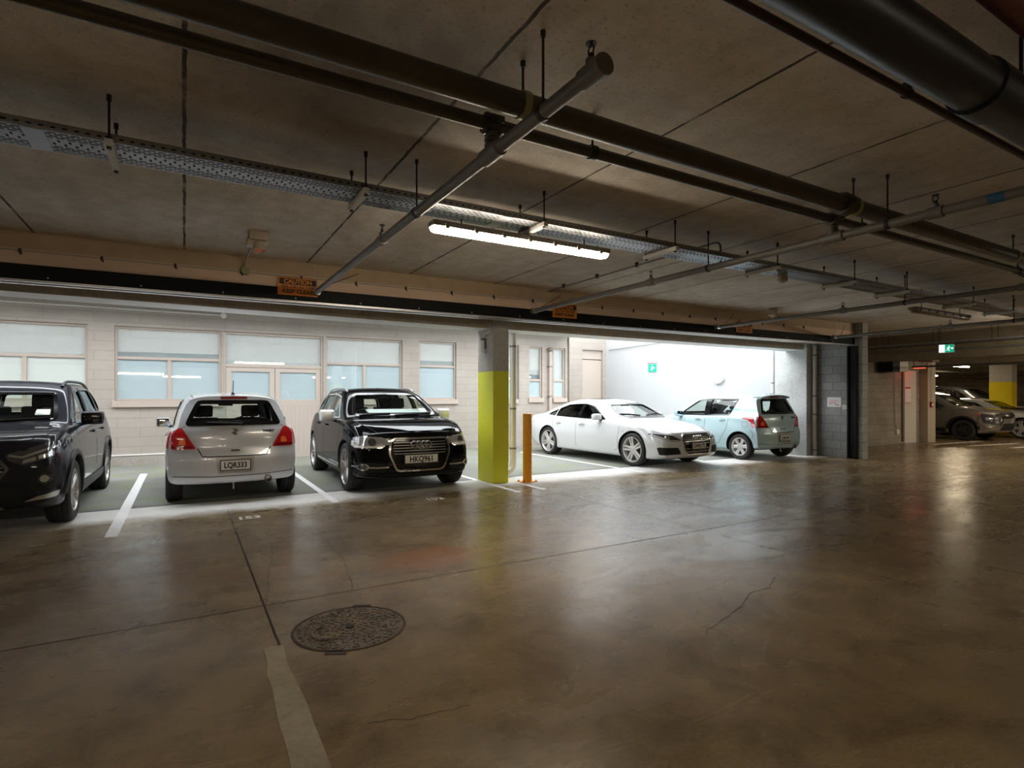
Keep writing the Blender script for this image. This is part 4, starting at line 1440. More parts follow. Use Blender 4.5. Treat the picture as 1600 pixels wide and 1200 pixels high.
def mat_concrete(name, c0, c1, scale=1.2, rough=0.8, streak=False):
    m, nt, out = new_mat(name)
    v, pos = coords(nt, scale=(1, 1, 0.45) if streak else (1, 1, 1))
    v2, _ = coords(nt)
    n1 = noise(nt, v, scale, 7, 0.62, 0.5)
    n2 = noise(nt, v2, 24, 4, 0.6)
    col = ramp(nt, n1, [(0.3, c0), (0.7, c1)])
    c3 = ramp(nt, n2, [(0.3, (0.78, 0.78, 0.78)), (0.6, (1.04, 1.04, 1.04))])
    col = mixc(nt, 0.8, col, c3, 'MULTIPLY')
    bsdf(nt, out, col, rough, n2, 0.25, 0.004, spec=0.3)

def mat_blocks(name, c0, c1, mortar, axis, bw=0.40, bh=0.20, msize=0.012, rough=0.8, paint=False):
    m, nt, out = new_mat(name)
    g = nt.nodes.new('ShaderNodeNewGeometry')
    sep = nt.nodes.new('ShaderNodeSeparateXYZ')
    nt.links.new(g.outputs['Position'], sep.inputs[0])
    cb = nt.nodes.new('ShaderNodeCombineXYZ')
    nt.links.new(sep.outputs[0 if axis == 'x' else 1], cb.inputs[0])
    nt.links.new(sep.outputs[2], cb.inputs[1])
    br = nt.nodes.new('ShaderNodeTexBrick')
    br.inputs['Color1'].default_value = (*c0, 1)
    br.inputs['Color2'].default_value = (*c1, 1)
    br.inputs['Mortar'].default_value = (*mortar, 1)
    br.inputs['Scale'].default_value = 1.0
    br.inputs['Mortar Size'].default_value = msize
    br.inputs['Mortar Smooth'].default_value = 0.3
    br.inputs['Brick Width'].default_value = bw
    br.inputs['Row Height'].default_value = bh
    nt.links.new(cb.outputs[0], br.inputs['Vector'])
    n1 = noise(nt, g.outputs['Position'], 1.5, 6, 0.6)
    n2 = noise(nt, g.outputs['Position'], 30, 4, 0.6)
    t = ramp(nt, n1, [(0.3, (0.82, 0.82, 0.82)), (0.7, (1.1, 1.1, 1.1))])
    col = mixc(nt, 0.6 if paint else 1.0, br.outputs['Color'], t, 'MULTIPLY')
    if not paint:
        t2 = ramp(nt, n2, [(0.32, (0.75, 0.75, 0.75)), (0.6, (1.05, 1.05, 1.05))])
        col = mixc(nt, 0.7, col, t2, 'MULTIPLY')
    h = math_node(nt, 'SUBTRACT', math_node(nt, 'MULTIPLY', n2, 0.12), br.outputs['Fac'])
    bsdf(nt, out, col, rough, h, 0.35, 0.008, spec=0.35)

def mat_asphalt():
    m, nt, out = new_mat('yard_asphalt')
    v, pos = coords(nt)
    n1 = noise(nt, v, 0.8, 6, 0.6, 0.6)
    n2 = noise(nt, v, 60, 3, 0.7)
    n3 = noise(nt, v, 1.7, 5, 0.55)
    col = ramp(nt, n1, [(0.3, (0.18, 0.18, 0.165)), (0.7, (0.25, 0.25, 0.23))])
    ms = ramp(nt, n3, [(0.45, (0, 0, 0)), (0.66, (1, 1, 1))])
    col = mixc(nt, math_node(nt, 'MULTIPLY', ms, 0.55), col, (0.19, 0.225, 0.095))
    c3 = ramp(nt, n2, [(0.3, (0.7, 0.7, 0.7)), (0.65, (1.15, 1.15, 1.15))])
    col = mixc(nt, 0.8, col, c3, 'MULTIPLY')
    bsdf(nt, out, col, 0.85, n2, 0.4, 0.006, spec=0.3)

def mat_road_paint(name, col, wear):
    m, nt, out = new_mat(name)
    v, pos = coords(nt)
    n = noise(nt, v, 14, 7, 0.7)
    c = ramp(nt, n, [(wear - 0.05, tuple(x * 0.35 for x in col)), (wear + 0.05, col)])
    bsdf(nt, out, c, 0.6, None)

def mat_manhole():
    m, nt, out = new_mat('cast_iron')
    v, pos = coords(nt)
    vo = nt.nodes.new('ShaderNodeTexVoronoi')
    vo.inputs['Scale'].default_value = 30
    vo.feature = 'DISTANCE_TO_EDGE'
    nt.links.new(v, vo.inputs['Vector'])
    n = noise(nt, v, 9, 6, 0.6)
    n2 = noise(nt, v, 60, 3, 0.6)
    c = ramp(nt, n, [(0.3, (0.09, 0.068, 0.050)), (0.55, (0.17, 0.13, 0.09)), (0.75, (0.26, 0.165, 0.095))])
    f = ramp(nt, vo.outputs['Distance'], [(0.02, (0.25, 0.25, 0.25)), (0.09, (1, 1, 1))])
    c = mixc(nt, 1.0, c, f, 'MULTIPLY')
    bsdf(nt, out, c, 0.5, math_node(nt, 'ADD', n2, f), 0.5, 0.006, spec=0.6)

mat_floor()
mat_ceiling()
mat_asphalt()
mat_manhole()
principled('soffit_daylit', (0.78, 0.77, 0.74), 0.6, noise=.06, nscale=3)  # pale tone stands in for yard light on the lintel underside
mat_concrete('lintel_concrete', (0.50, 0.46, 0.38), (0.64, 0.60, 0.52), 1.4, streak=True)
mat_concrete('column_concrete', (0.38, 0.365, 0.335), (0.58, 0.565, 0.535), 1.1, streak=True)
mat_concrete('pale_concrete', (0.42, 0.42, 0.41), (0.62, 0.62, 0.61), 1.6)
mat_concrete('beam_concrete', (0.20, 0.165, 0.115), (0.32, 0.275, 0.20), 1.0)
mat_concrete('patch_concrete', (0.28, 0.235, 0.175), (0.40, 0.35, 0.275), 3.5)
mat_concrete('plinth_concrete', (0.28, 0.25, 0.22), (0.40, 0.36, 0.32), 2)
mat_concrete('grille_steel', (0.05, 0.05, 0.05), (0.12, 0.12, 0.12), 20, 0.5)
mat_blocks('painted_blocks', (0.345, 0.305, 0.268), (0.362, 0.32, 0.282), (0.27, 0.238, 0.208), 'x', 0.8, 0.20, 0.006, 0.55, True)
mat_blocks('bare_blocks', (0.30, 0.30, 0.295), (0.37, 0.37, 0.36), (0.24, 0.24, 0.235), 'y')
mat_blocks('aisle_blocks', (0.27, 0.235, 0.185), (0.34, 0.30, 0.24), (0.25, 0.22, 0.18), 'x', 0.8, 0.2)
mat_blocks('aisle_blocks_side', (0.27, 0.235, 0.185), (0.34, 0.30, 0.24), (0.22, 0.19, 0.15), 'y')
principled('dark_overhead', (0.05, 0.05, 0.052), 0.6)  # dark tone for the added reflection blockers and the eave
principled('white_render', (0.43, 0.445, 0.46), 0.7, noise=0.03, nscale=1.5)
principled('joinery_beige', (0.42, 0.35, 0.30), 0.5)
principled('door_beige', (0.44, 0.375, 0.325), 0.5)
principled('peach_board', (0.74, 0.56, 0.43), 0.7, noise=0.12, nscale=3)
principled('fascia_brown', (0.50, 0.385, 0.26), 0.75, noise=0.2, nscale=4)
principled('fire_black', (0.005, 0.005, 0.006), 0.6, spec=0.25)
principled('zinc_bright', (0.62, 0.63, 0.65), 0.28, metal=0.9)
principled('galvanised', (0.34, 0.36, 0.38), 0.4, metal=0.85, noise=0.12, nscale=25)
principled('galv_white', (0.60, 0.585, 0.55), 0.55, noise=0.15, nscale=30)
principled('rod_steel', (0.025, 0.024, 0.024), 0.5, metal=0.3)
principled('pipe_dark', (0.085, 0.077, 0.062), 0.42, metal=0.35, noise=0.3, nscale=8)
principled('pipe_grey', (0.17, 0.163, 0.15), 0.5, metal=0.2, noise=0.2, nscale=12)
principled('pipe_black', (0.010, 0.010, 0.012), 0.38)
principled('pipe_rust', (0.045, 0.022, 0.016), 0.5, noise=0.3, nscale=10)
principled('pipe_red', (0.10, 0.022, 0.016), 0.5, noise=0.4, nscale=9)
principled('tape_blue', (0.02, 0.12, 0.22), 0.5)
principled('pvc_cream', (0.50, 0.46, 0.40), 0.45)
principled('pvc_white', (0.68, 0.66, 0.63), 0.45)
principled('plastic_white', (0.72, 0.71, 0.68), 0.4)
principled('detector_cream', (0.48, 0.41, 0.31), 0.5)
principled('orange_lens', (0.85, 0.16, 0.02), 0.3)
principled('green_fitting', (0.34, 0.33, 0.16), 0.5)
principled('column_lime', (0.70, 0.71, 0.04), 0.45, noise=0.06, nscale=2)
principled('column_yellow', (0.78, 0.62, 0.01), 0.45)
principled('bollard_orange', (0.85, 0.36, 0.015), 0.4, noise=0.08, nscale=8)
principled('sign_orange', (0.72, 0.24, 0.015), 0.5)
principled('sign_black', (0.012, 0.01, 0.01), 0.5)
principled('sign_green', (0.0, 0.33, 0.20), 0.4, emit=(0.0, 0.55, 0.33), estr=0.55)
principled('sign_glow', (0.9, 0.95, 0.93), 0.4, emit=(0.85, 1.0, 0.95), estr=1.0)
principled('sign_white', (0.80, 0.79, 0.79), 0.55)
principled('ink_red', (0.50, 0.03, 0.06), 0.5)
principled('ink_pink', (0.72, 0.38, 0.42), 0.5)
principled('lamp_on', (1, 1, 1), 0.4, emit=(1.0, 0.86, 0.66), estr=60.0)
principled('fill_tube', (1, 1, 1), 0.4, emit=(1.0, 0.88, 0.70), estr=85.0)  # glow of the added fill lights outside the view
principled('lamp_far', (1, 1, 1), 0.4, emit=(1.0, 0.80, 0.52), estr=90.0)
principled('lamp_body', (0.30, 0.28, 0.25), 0.5)
principled('lamp_off', (0.16, 0.115, 0.07), 0.4)
principled('beacon_red', (0.9, 0.05, 0.03), 0.4, emit=(1.0, 0.10, 0.05), estr=2.2)
principled('call_red', (0.30, 0.008, 0.008), 0.4)
principled('blind_grey', (0.54, 0.55, 0.545), 0.7, noise=0.05, nscale=4)
principled('room_dim', (0.26, 0.31, 0.33), 0.7)
principled('blind_cream', (0.66, 0.64, 0.58), 0.7)
principled('film_blue', (0.52, 0.60, 0.635), 0.5, noise=0.03, nscale=2)
principled('film_cream', (0.76, 0.765, 0.73), 0.5, noise=0.03, nscale=2)
principled('door_white', (0.60, 0.56, 0.50), 0.5)
principled('pillar_cream', (0.42, 0.36, 0.27), 0.6)
principled('duct_brown', (0.17, 0.13, 0.095), 0.5)
mat_road_paint('line_white', (0.78, 0.78, 0.77), 0.36)
mat_road_paint('number_white', (0.78, 0.74, 0.70), 0.37)
glass_mat('window_glass', (0.97, 0.985, 0.985), 0.03)

# ------------------------------------------------------------------ shell
ZC = 3.17

def quad_sheet(name, pts, z0, z1, mat):
    bm = bm_new()
    add_poly_prism(bm, pts, lambda x, y: (x, y, z0), lambda x, y: (x, y, z1))
    fix_normals(bm)
    return obj(name, bm, mat, smooth=0)

struct(quad_sheet('floor', [(-12, -9), (44, -9), (44, 19), (20.9, 19), (20.9, 8.8), (-12, 8.8)], -0.2, 0, 'floor_concrete'), 'polished brown-grey concrete garage floor')
struct(quad_sheet('floor_yard', [(-12, 8.8), (20.9, 8.8), (20.9, 17), (-12, 17)], -0.25, -0.001, 'yard_asphalt'), 'mossy grey asphalt of the parking bays outside')
struct(quad_sheet('ceiling', [(-12, -9), (44, -9), (44, 19), (20.6, 19), (20.6, 9.2), (13.54, 9.2), (13.54, 8.8), (-12, 8.8)], ZC, ZC + 0.35, 'ceiling_concrete'), 'stained concrete plank ceiling')

def wall_box(name, a, b, mat, label):
    bm = bm_new()
    box2(bm, a, b)
    return struct(obj(name, bm, mat, smooth=0), label)

wall_box('wall_back', (-12, -9.2, 0), (44, -9, ZC), 'aisle_blocks', 'block wall behind the camera')
wall_box('wall_left', (-12.2, -9, 0), (-12, 14.2, ZC), 'aisle_blocks_side', 'block wall at the left end')
wall_box('wall_aisle', (13.76, 8.95, 0), (20.6, 9.2, ZC), 'aisle_blocks', 'brown concrete block wall beside the aisle')
wall_box('wall_block_wing', (13.54, 7.10, 0), (13.76, 9.2, ZC), 'bare_blocks', 'bare grey block wing wall at the end of the opening')
wall_box('wall_side', (20.75, 9.3, 0), (20.95, 19, ZC), 'aisle_blocks_side', 'block side wall of the far bays')
wall_box('wall_far', (43.8, -9, 0), (44, 19, ZC), 'aisle_blocks_side', 'far end wall')
wall_box('wall_far_back', (20.9, 19, 0), (44, 19.2, ZC), 'aisle_blocks', 'wall behind the far bays')
wall_box('wall_white', (13.52, 9.22, 0), (13.75, 16.4, 5.2), 'white_render', 'bright white rendered wall of the yard')
wall_box('baseboard_aisle', (13.76, 8.90, 0), (19.3, 8.95, 0.06), 'aisle_blocks', 'low kerb along the aisle wall')

def wall_with_holes(name, x0, x1, z0, z1, holes, y0, y1, mat):
    xs = sorted({x0, x1} | {h[0] for h in holes} | {h[1] for h in holes})
    zs = sorted({z0, z1} | {h[2] for h in holes} | {h[3] for h in holes})
    bm = bm_new()

    def solid(i, j):
        if i < 0 or j < 0 or i >= len(xs) - 1 or j >= len(zs) - 1:
            return False
        cx, cz = (xs[i] + xs[i + 1]) / 2, (zs[j] + zs[j + 1]) / 2
        return not any(h[0] < cx < h[1] and h[2] < cz < h[3] for h in holes)
    for i in range(len(xs) - 1):
        for j in range(len(zs) - 1):
            if not solid(i, j):
                continue
            a, b, c, d = xs[i], xs[i + 1], zs[j], zs[j + 1]
            bm.faces.new([bm.verts.new(p) for p in ((a, y0, c), (b, y0, c), (b, y0, d), (a, y0, d))])
            bm.faces.new([bm.verts.new(p) for p in ((a, y1, d), (b, y1, d), (b, y1, c), (a, y1, c))])
            for (di, dj, q) in ((-1, 0, ((a, c), (a, d))), (1, 0, ((b, d), (b, c))), (0, -1, ((b, c), (a, c))), (0, 1, ((a, d), (b, d)))):
                if not solid(i + di, j + dj):
                    (p, r), (s, t) = q
                    bm.faces.new([bm.verts.new(v) for v in ((p, y0, r), (s, y0, t), (s, y1, t), (p, y1, r))])
    bmesh.ops.remove_doubles(bm, verts=bm.verts, dist=1e-4)
    fix_normals(bm)
    return obj(name, bm, mat, smooth=0)

YW = 14.2
openings = [(-5.6, -1.70, 1.38, 2.93), (-1.25, 0.72, 1.36, 2.93), (0.76, 2.94, 0.0, 2.93), (3.0, 4.96, 1.38, 2.93), (5.42, 6.51, 1.38, 2.95), (7.75, 8.46, 1.38, 2.95), (8.90, 9.36, 1.41, 2.95), (9.78, 10.22, 1.41, 2.95)]
struct(wall_with_holes('wall_yard', -12, 10.35, 0.0, 3.5, openings, YW, YW + 0.25, 'painted_blocks'), 'beige painted block wall across the yard')
struct(wall_with_holes('wall_yard_recess', 10.1, 13.55, 0.0, 5.2, [(12.41, 13.36, 0.0, 3.16)], 16.2, 16.4, 'painted_blocks'), 'beige painted wall section set further back')
wall_box('wall_yard_return', (10.1, 14.45, 0), (10.35, 16.2, 5.2), 'painted_blocks', 'return of the yard wall')
bm = bm_new()
box2(bm, (12.41, 16.32, 0), (13.36, 16.38, 2.80))
box2(bm, (12.41, 16.30, 2.83), (13.36, 16.38, 3.16))
box2(bm, (12.35, 16.385, 0), (13.42, 16.43, 3.2))
struct(obj('door_2', bm, 'door_beige', smooth=0), 'tall beige flush panel in the recessed wall')
bm = bm_new()
box2(bm, (-12, YW - 0.03, 0.0), (0.74, YW, 0.20))
box2(bm, (2.96, YW - 0.03, 0.0), (10.3, YW, 0.20))
struct(obj('baseboard_yard', bm, 'plinth_concrete', smooth=0), 'dirty concrete plinth at the foot of the yard wall')
bm = bm_new()
box2(bm, (-12, YW - 0.025, 0.215), (0.74, YW, 0.245))
struct(obj('trim_1', bm, 'pvc_white', smooth=0), 'pale flashing along the plinth')
wall_box('trim_9', (-12, 9.9, 3.6), (6.6, 11.5, 3.8), 'dark_overhead', 'added unseen slab above the left bays that blocks sky reflections')  # added out of view to keep the sky out of the windscreens
wall_box('dark_reflection_wall', (-12, YW - .02, 3.62), (10.35, YW + .25, 5.2), 'dark_overhead', 'added unseen dark upper wall that keeps bonnet reflections dark')  # added out of view, gives the bonnets something dark to reflect
wall_box('trim_8', (-12, 13.1, 3.42), (10.35, YW + .2, 3.62), 'dark_overhead', 'projecting eave along the top of the yard wall')
# room behind the yard wall, seen dimly through the clear panes
wall_box('wall_office', (-12, YW + 1.6, 0), (10.1, YW + 1.7, 4.4), 'blind_cream', 'back wall of the office')
wall_box('ceiling_office', (-12, YW + 0.25, 3.0), (10.1, YW + 1.6, 3.05), 'sign_white', 'office ceiling')

def window(n, x0, x1, z0, z1, ztr, mulls, upper, lower, label, sill=True, y=YW + 0.09):
    w = struct(empty('window_%d' % n, ((x0 + x1) / 2, y, z0)), label)
    def loc(a):
        return (a[0] - w.location.x, a[1] - w.location.y, a[2] - w.location.z)
    bm = bm_new()
    t = 0.045
    bars = [((x0, z0), (x0 + t, z1)), ((x1 - t, z0), (x1, z1)), ((x0 + t, z0), (x1 - t, z0 + t)), ((x0 + t, z1 - t), (x1 - t, z1)), ((x0 + t, ztr - .03), (x1 - t, ztr + .03))]
    bars += [((m - .035, z0 + t), (m + .035, ztr - .03)) for m in mulls]
    for (a, b), (c, d) in bars:
        box2(bm, loc((a, y - .03, b)), loc((c, y + .03, d)), bevel=.004)
    obj('frame', bm, 'joinery_beige', w, smooth=0)
    edges = [x0 + t] + [m for m in mulls] + [x1 - t]
    for a, b in zip(edges[:-1], edges[1:]):
        a2, b2 = (a if a == x0 + t else a + .035), (b if b == x1 - t else b - .035)
        bm = bm_new()
        box2(bm, loc((a2, y - .004, z0 + t)), loc((b2, y + .004, ztr - .03)))
        obj('pane', bm, 'window_glass', w, smooth=0)
        bm = bm_new()
        box2(bm, loc((a2 - .01, y + .012, z0 + t - .01)), loc((b2 + .01, y + .018, ztr - .02)))
        obj('frosted_film', bm, lower, w, smooth=0)
    bm = bm_new()
    box2(bm, loc((x0 + t, y - .004, ztr + .03)), loc((x1 - t, y + .004, z1 - t)))
    obj('pane', bm, 'window_glass', w, smooth=0)
    bm = bm_new()
    zs = ztr + .03 + upper[1]
    box2(bm, loc((x0 + .02, y + .05, zs)), loc((x1 - .02, y + .06, z1 - .02)))
    obj('roller_blind', bm, upper[0], w, smooth=0)
    if upper[1] > .01:  # added panel; its tone stands in for the dim room below the blind
        bm = bm_new()
        box2(bm, loc((x0 + .02, y + .064, ztr)), loc((x1 - .02, y + .07, zs + .03)))
        obj('dim_room_panel', bm, 'room_dim', w, smooth=0)
    if sill:
        bm = bm_new()
        box2(bm, loc((x0 - .04, YW - .06, z0 - .13)), loc((x1 + .04, y - .03, z0)), bevel=.006)
        obj('sill', bm, 'joinery_beige', w, smooth=0)
    return w

window(1, -5.6, -1.70, 1.38, 2.93, 2.27, [-4.4, -2.70], ('blind_grey', .0), 'film_cream', 'wide window at the far left of the yard wall')
window(2, -1.25, 0.72, 1.36, 2.93, 2.27, [-.28], ('blind_grey', .10), 'film_blue', 'two-light window with frosted blue lower panes')
window(3, 3.0, 4.96, 1.38, 2.93, 2.28, [3.97], ('blind_grey', .0), 'film_blue', 'two-light window behind the black car')
window(4, 5.42, 6.51, 1.38, 2.95, 2.28, [], ('blind_grey', .12), 'film_blue', 'single window with sill left of the lime column')
window(5, 7.75, 8.46, 1.38, 2.95, 1.95, [], ('blind_grey', .0), 'film_blue', 'narrow window behind the downpipe')
window(6, 8.90, 9.36, 1.41, 2.95, 1.95, [], ('blind_grey', .14), 'film_blue', 'narrow window right of the lime column')
window(7, 9.78, 10.22, 1.41, 2.95, 1.95, [], ('blind_grey', .0), 'film_blue', 'narrow window beside the waste pipe')

d = struct(empty('door_1', (1.85, YW + .09, 0)), 'beige double door with glazed upper panels')
def dl(a):
    return (a[0] - 1.85, a[1] - YW - .09, a[2])
bm = bm_new()
y = YW + .09
for a, b in (((.76, y - .04, 0), (.81, y + .04, 2.93)), ((2.89, y - .04, 0), (2.94, y + .04, 2.93)), ((.81, y - .04, 2.88), (2.89, y + .04, 2.93)), ((.81, y - .04, 2.13), (2.89, y + .04, 2.20))):
    box2(bm, dl(a), dl(b), bevel=.004)
obj('frame', bm, 'joinery_beige', d, smooth=0)
bm = bm_new()
box2(bm, dl((.81, y - .004, 2.20)), dl((2.89, y + .004, 2.88)))
obj('pane', bm, 'window_glass', d, smooth=0)
bm = bm_new()
box2(bm, dl((.80, y + .05, 2.20)), dl((2.90, y + .06, 2.90)))
obj('roller_blind', bm, 'blind_grey', d, smooth=0)
for x0, x1 in ((.815, 1.845), (1.855, 2.885)):
    bm = bm_new()
    for a, b in (((x0, 0), (x0 + .11, 2.125)), ((x1 - .11, 0), (x1, 2.125)), ((x0 + .11, 2.03), (x1 - .11, 2.125)), ((x0 + .11, 0), (x1 - .11, 1.38))):
        box2(bm, dl((a[0], y - .025, a[1])), dl((b[0], y + .025, b[1])), bevel=.003)
    k = x0 + .16
    while k < x1 - .14:
        box2(bm, dl((k, y - .029, .15)), dl((k + .085, y - .02, 1.28)), bevel=.003)
        k += .095
    lf = obj('door_leaf', bm, 'door_beige', d, smooth=0)
    bm = bm_new()
    box2(bm, dl((x0 + .11, y - .004, 1.38)), dl((x1 - .11, y + .004, 2.03)))
    obj('pane', bm, 'window_glass', lf, smooth=0)
    bm = bm_new()
    box2(bm, dl((x0 + .10, y + .010, 1.37)), dl((x1 - .10, y + .016, 2.04)))
    obj('frosted_film', bm, 'film_blue', lf, smooth=0)

# lintel beams between the columns
def lintel(name, x0, x1, z0, z1, label):
    bm = bm_new()
    P = [(x0, z0), (x1, z1), (x1, ZC + .02), (x0, ZC + .02)]
    add_poly_prism(bm, P, lambda x, z: (x, 8.32, z), lambda x, z: (x, 8.80, z))
    fix_normals(bm)
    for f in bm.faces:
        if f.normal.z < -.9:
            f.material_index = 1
    return struct(obj(name, bm, ['lintel_concrete', 'soffit_daylit'], smooth=0), label)
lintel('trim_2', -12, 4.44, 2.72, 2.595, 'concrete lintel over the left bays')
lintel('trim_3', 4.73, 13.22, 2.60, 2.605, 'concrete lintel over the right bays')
bm = bm_new()
add_poly_prism(bm, [(17.3, 2.47), (17.95, 2.47), (17.95, ZC + .02), (17.3, ZC + .02)], lambda x, z: (x, -9, z), lambda x, z: (x, 8.95, z))
fix_normals(bm)
struct(obj('trim_4', bm, 'beam_concrete', smooth=0), 'concrete downstand beam across the aisle')
for k, (xa, xb) in enumerate(((25.2, 25.8), (32.5, 33.1))):
    bm = bm_new()
    box2(bm, (xa, -9, 2.62), (xb, 18.9, ZC + .02))
    struct(obj('trim_%d' % (5 + k), bm, 'beam_concrete', smooth=0), 'concrete downstand beam over the far bays')

# flush steel channel drain along the opening
bm = bm_new()
box2(bm, (-12, 8.77, -.02), (13.5, 8.86, .0015))
struct(obj('trim_7', bm, 'grille_steel', smooth=0), 'slotted steel drain channel at the edge of the yard')

# concrete columns
def column(name, x0, y0, x1, y1, zp, mat_paint, label, group=None):
    c = tag(empty(name, ((x0 + x1) / 2, (y0 + y1) / 2, 0)), label, 'column', group)
    hx, hy = (x1 - x0) / 2, (y1 - y0) / 2
    bm = bm_new()
    box2(bm, (-hx, -hy, zp), (hx, hy, ZC), bevel=.008)
    obj('shaft', bm, 'column_concrete', c, smooth=0)
    bm = bm_new()
    box2(bm, (-hx, -hy, 0), (hx, hy, zp + .001), bevel=.008)
    obj('painted_base', bm, mat_paint, c, smooth=0)
    return c
column('concrete_column', 4.44, 8.22, 4.735, 8.78, 1.88, 'column_lime', 'square concrete column painted lime green up to head height')
column('concrete_column', 26.9, 8.72, 27.35, 9.42, 2.02, 'column_yellow', 'concrete column painted yellow behind the far parked cars')
bm = bm_new()
box2(bm, (13.20, 8.24, 0), (13.52, 9.10, ZC), bevel=.01)
tag(obj('concrete_column', bm, 'pale_concrete', smooth=0), 'bare grey concrete column with patch marks beside the pale blue car', 'column')
bm = bm_new()
box2(bm, (20.42, 8.72, 0), (20.92, 9.28, ZC), bevel=.01)
tag(obj('concrete_column', bm, 'pillar_cream', smooth=0), 'cream painted column carrying the red fire alarm point', 'column')

# floor markings and repairs
def ground_poly(name, poly, mat, z=0.0015, label=None, t=.0012):
    bm = bm_new()
    add_poly_prism(bm, poly, lambda x, y: (x, y, z - t), lambda x, y: (x, y, z))
    fix_normals(bm)
    return struct(obj(name, bm, mat, smooth=0), label)
for k, (x, y0, y1, w) in enumerate(((-.657, 7.10, 12.6, .115), (1.80, 7.87, 12.6, .095), (4.39, 7.30, 12.6, .09), (4.86, 7.32, 8.15, .08), (7.62, 8.0, 12.6, .09), (10.12, 8.0, 12.6, .09), (-3.2, 7.6, 12.6, .1))):
    ground_poly('bay_marking', [(x - w / 2, y0), (x + w / 2, y0 - .02), (x + w / 2, y1), (x - w / 2, y1)], 'line_white', .002, 'white painted parking bay line')
for p in ([(19.7, 8.30), (22.5, 8.14), (22.5, 8.02), (19.7, 8.18)], [(19.9, 7.55), (22.4, 7.18), (22.4, 7.05), (19.9, 7.42)], [(20.2, 6.62), (23.5, 6.3), (23.5, 6.18), (20.2, 6.5)]):
    ground_poly('bay_marking', p, 'line_white', .002, 'white painted line in the far aisle')
for txt, x, y in (('153', .67, 7.40), ('152', 3.07, 7.44)):
    struct(place_text('bay_marking', txt, .24, 'number_white', (x, y, .0005), (1, 0, 0), (0, 1, 0), depth=.0008, bold=.008, sx=.75), 'white stencilled bay number on the floor')
ground_poly('floor_patch', [(.392, 3.515), (.392, 3.316), (.371, 3.165), (.377, 3.013), (.367, 2.819), (.362, 2.645), (.365, 2.486), (.36, 2.326), (.355, 1.2), (.50, 1.2), (.496, 2.246), (.498, 2.408), (.496, 2.595), (.501, 2.772), (.495, 2.995), (.483, 3.221), (.50, 3.50)], 'patch_concrete', .002, 'pale strip of repaired concrete')
cracks = [
    [(0.492, 4.267), (0.542, 4.507), (0.571, 4.792), (0.629, 5.164), (0.692, 5.528), (0.736, 5.884), (0.735, 6.08)],
    [(1.103, 6.979), (1.156, 6.33), (1.246, 5.869), (1.216, 5.344), (1.223, 5.01), (1.159, 4.653), (1.123, 4.382), (1.094, 4.232)],
    [(2.747, 2.371), (3.119, 2.479), (3.359, 2.564), (3.531, 2.652), (3.605, 2.685), (3.844, 2.69), (4.041, 2.8), (4.131, 2.84)],
    [(0.704, 2.473), (0.876, 2.413), (1.023, 2.393), (1.179, 2.376)]]
for cr in cracks:
    pts = []
    for a, b in zip(cr[:-1], cr[1:]):
        for t in range(6):
            f = t / 6
            pts.append((a[0] + (b[0] - a[0]) * f + random.uniform(-.008, .008), a[1] + (b[1] - a[1]) * f + random.uniform(-.012, .012)))
    ground_poly('floor_crack', strip_poly(pts, .0042), 'sign_black', .0012, 'hairline crack in the floor', .0008)

# cast-iron manhole
mh = tag(empty('manhole_cover', (.90, 3.56, 0)), 'round rusty cast-iron manhole cover set in the floor', 'manhole cover')
bm = bm_new()
add_lathe(bm, [(.345, 0), (.345, .004), (.332, .004), (.332, 0)], (0, 0, 0), (0, 0, 1), 48, caps=False)
for a in (1.1, 4.25):
    add_box(bm, (math.cos(a) * .355, math.sin(a) * .355, .002), (.12, .045, .004), rot=Matrix.Rotation(a + PI / 2, 4, 'Z'))
obj('rim', bm, 'pipe_rust', mh, smooth=30)
bm = bm_new()
add_cyl(bm, (0, 0, 0), (0, 0, .003), .328, 48)
for ring, n in ((.30, 46), (.26, 40), (.22, 34), (.18, 28), (.14, 22), (.10, 16), (.06, 9)):
    for k in range(n):
        a = 2 * PI * k / n + random.uniform(-.06, .06)
        if ring > .15 and random.random() < .12:
            continue
        add_box(bm, (math.cos(a) * ring, math.sin(a) * ring, .004), (.026, .013, .006), rot=Matrix.Rotation(a + random.uniform(-.9, .9), 4, 'Z'))
obj('lid', bm, 'cast_iron', mh, smooth=0)
bm = bm_new()
pts = [(-.16 + .075 * math.cos(t), -.03 + .10 * math.sin(t), .008) for t in [PI * .45 + PI * 1.1 * i / 12 for i in range(13)]]
add_tube(bm, pts, .009, 6)
obj('lifting_handle', bm, 'cast_iron', mh, smooth=40)
bm = bm_new()
add_cyl(bm, (0, 0, .002), (0, 0, .009), .028, 16)
obj('key_boss', bm, 'sign_black', mh, smooth=40)
# ------------------------------------------------------------------ fire curtain head box over the opening
fc = tag(empty('fire_curtain_box', (-1.6, 7.6, 0), math.radians(-1.12)), 'long black fire curtain head box under a peach fascia across the opening', 'fire curtain')
XL, XR = -10.3, 15.15
def fbox(name, a, b, mat, parent=fc, bevel=0):
    bm = bm_new()
    box2(bm, a, b, bevel=bevel)
    return obj(name, bm, mat, parent, smooth=0)
fbox('fascia_board', (XL, .0, 2.815), (XR, .05, 2.99), 'peach_board')
fbox('fascia_board', (XL, .004, 2.99), (XR, .05, ZC), 'fascia_brown')
fbox('housing', (XL, -.022, 2.665), (XR + .05, .26, 2.828), 'fire_black')
fbox('bottom_rail', (XL, -.030, 2.645), (XR, .012, 2.668), 'zinc_bright')
fbox('bottom_rail', (XL, .085, 2.640), (XR, .14, 2.666), 'zinc_bright')
for k in range(26):
    bm = bm_new()
    add_lathe(bm, [(.009, 0), (.008, .006), (.003, .008)], (-6.2 + .82 * k, -.022, 2.70), (0, -1, 0), 8)
    obj('bolt', bm, 'zinc_bright', fc)

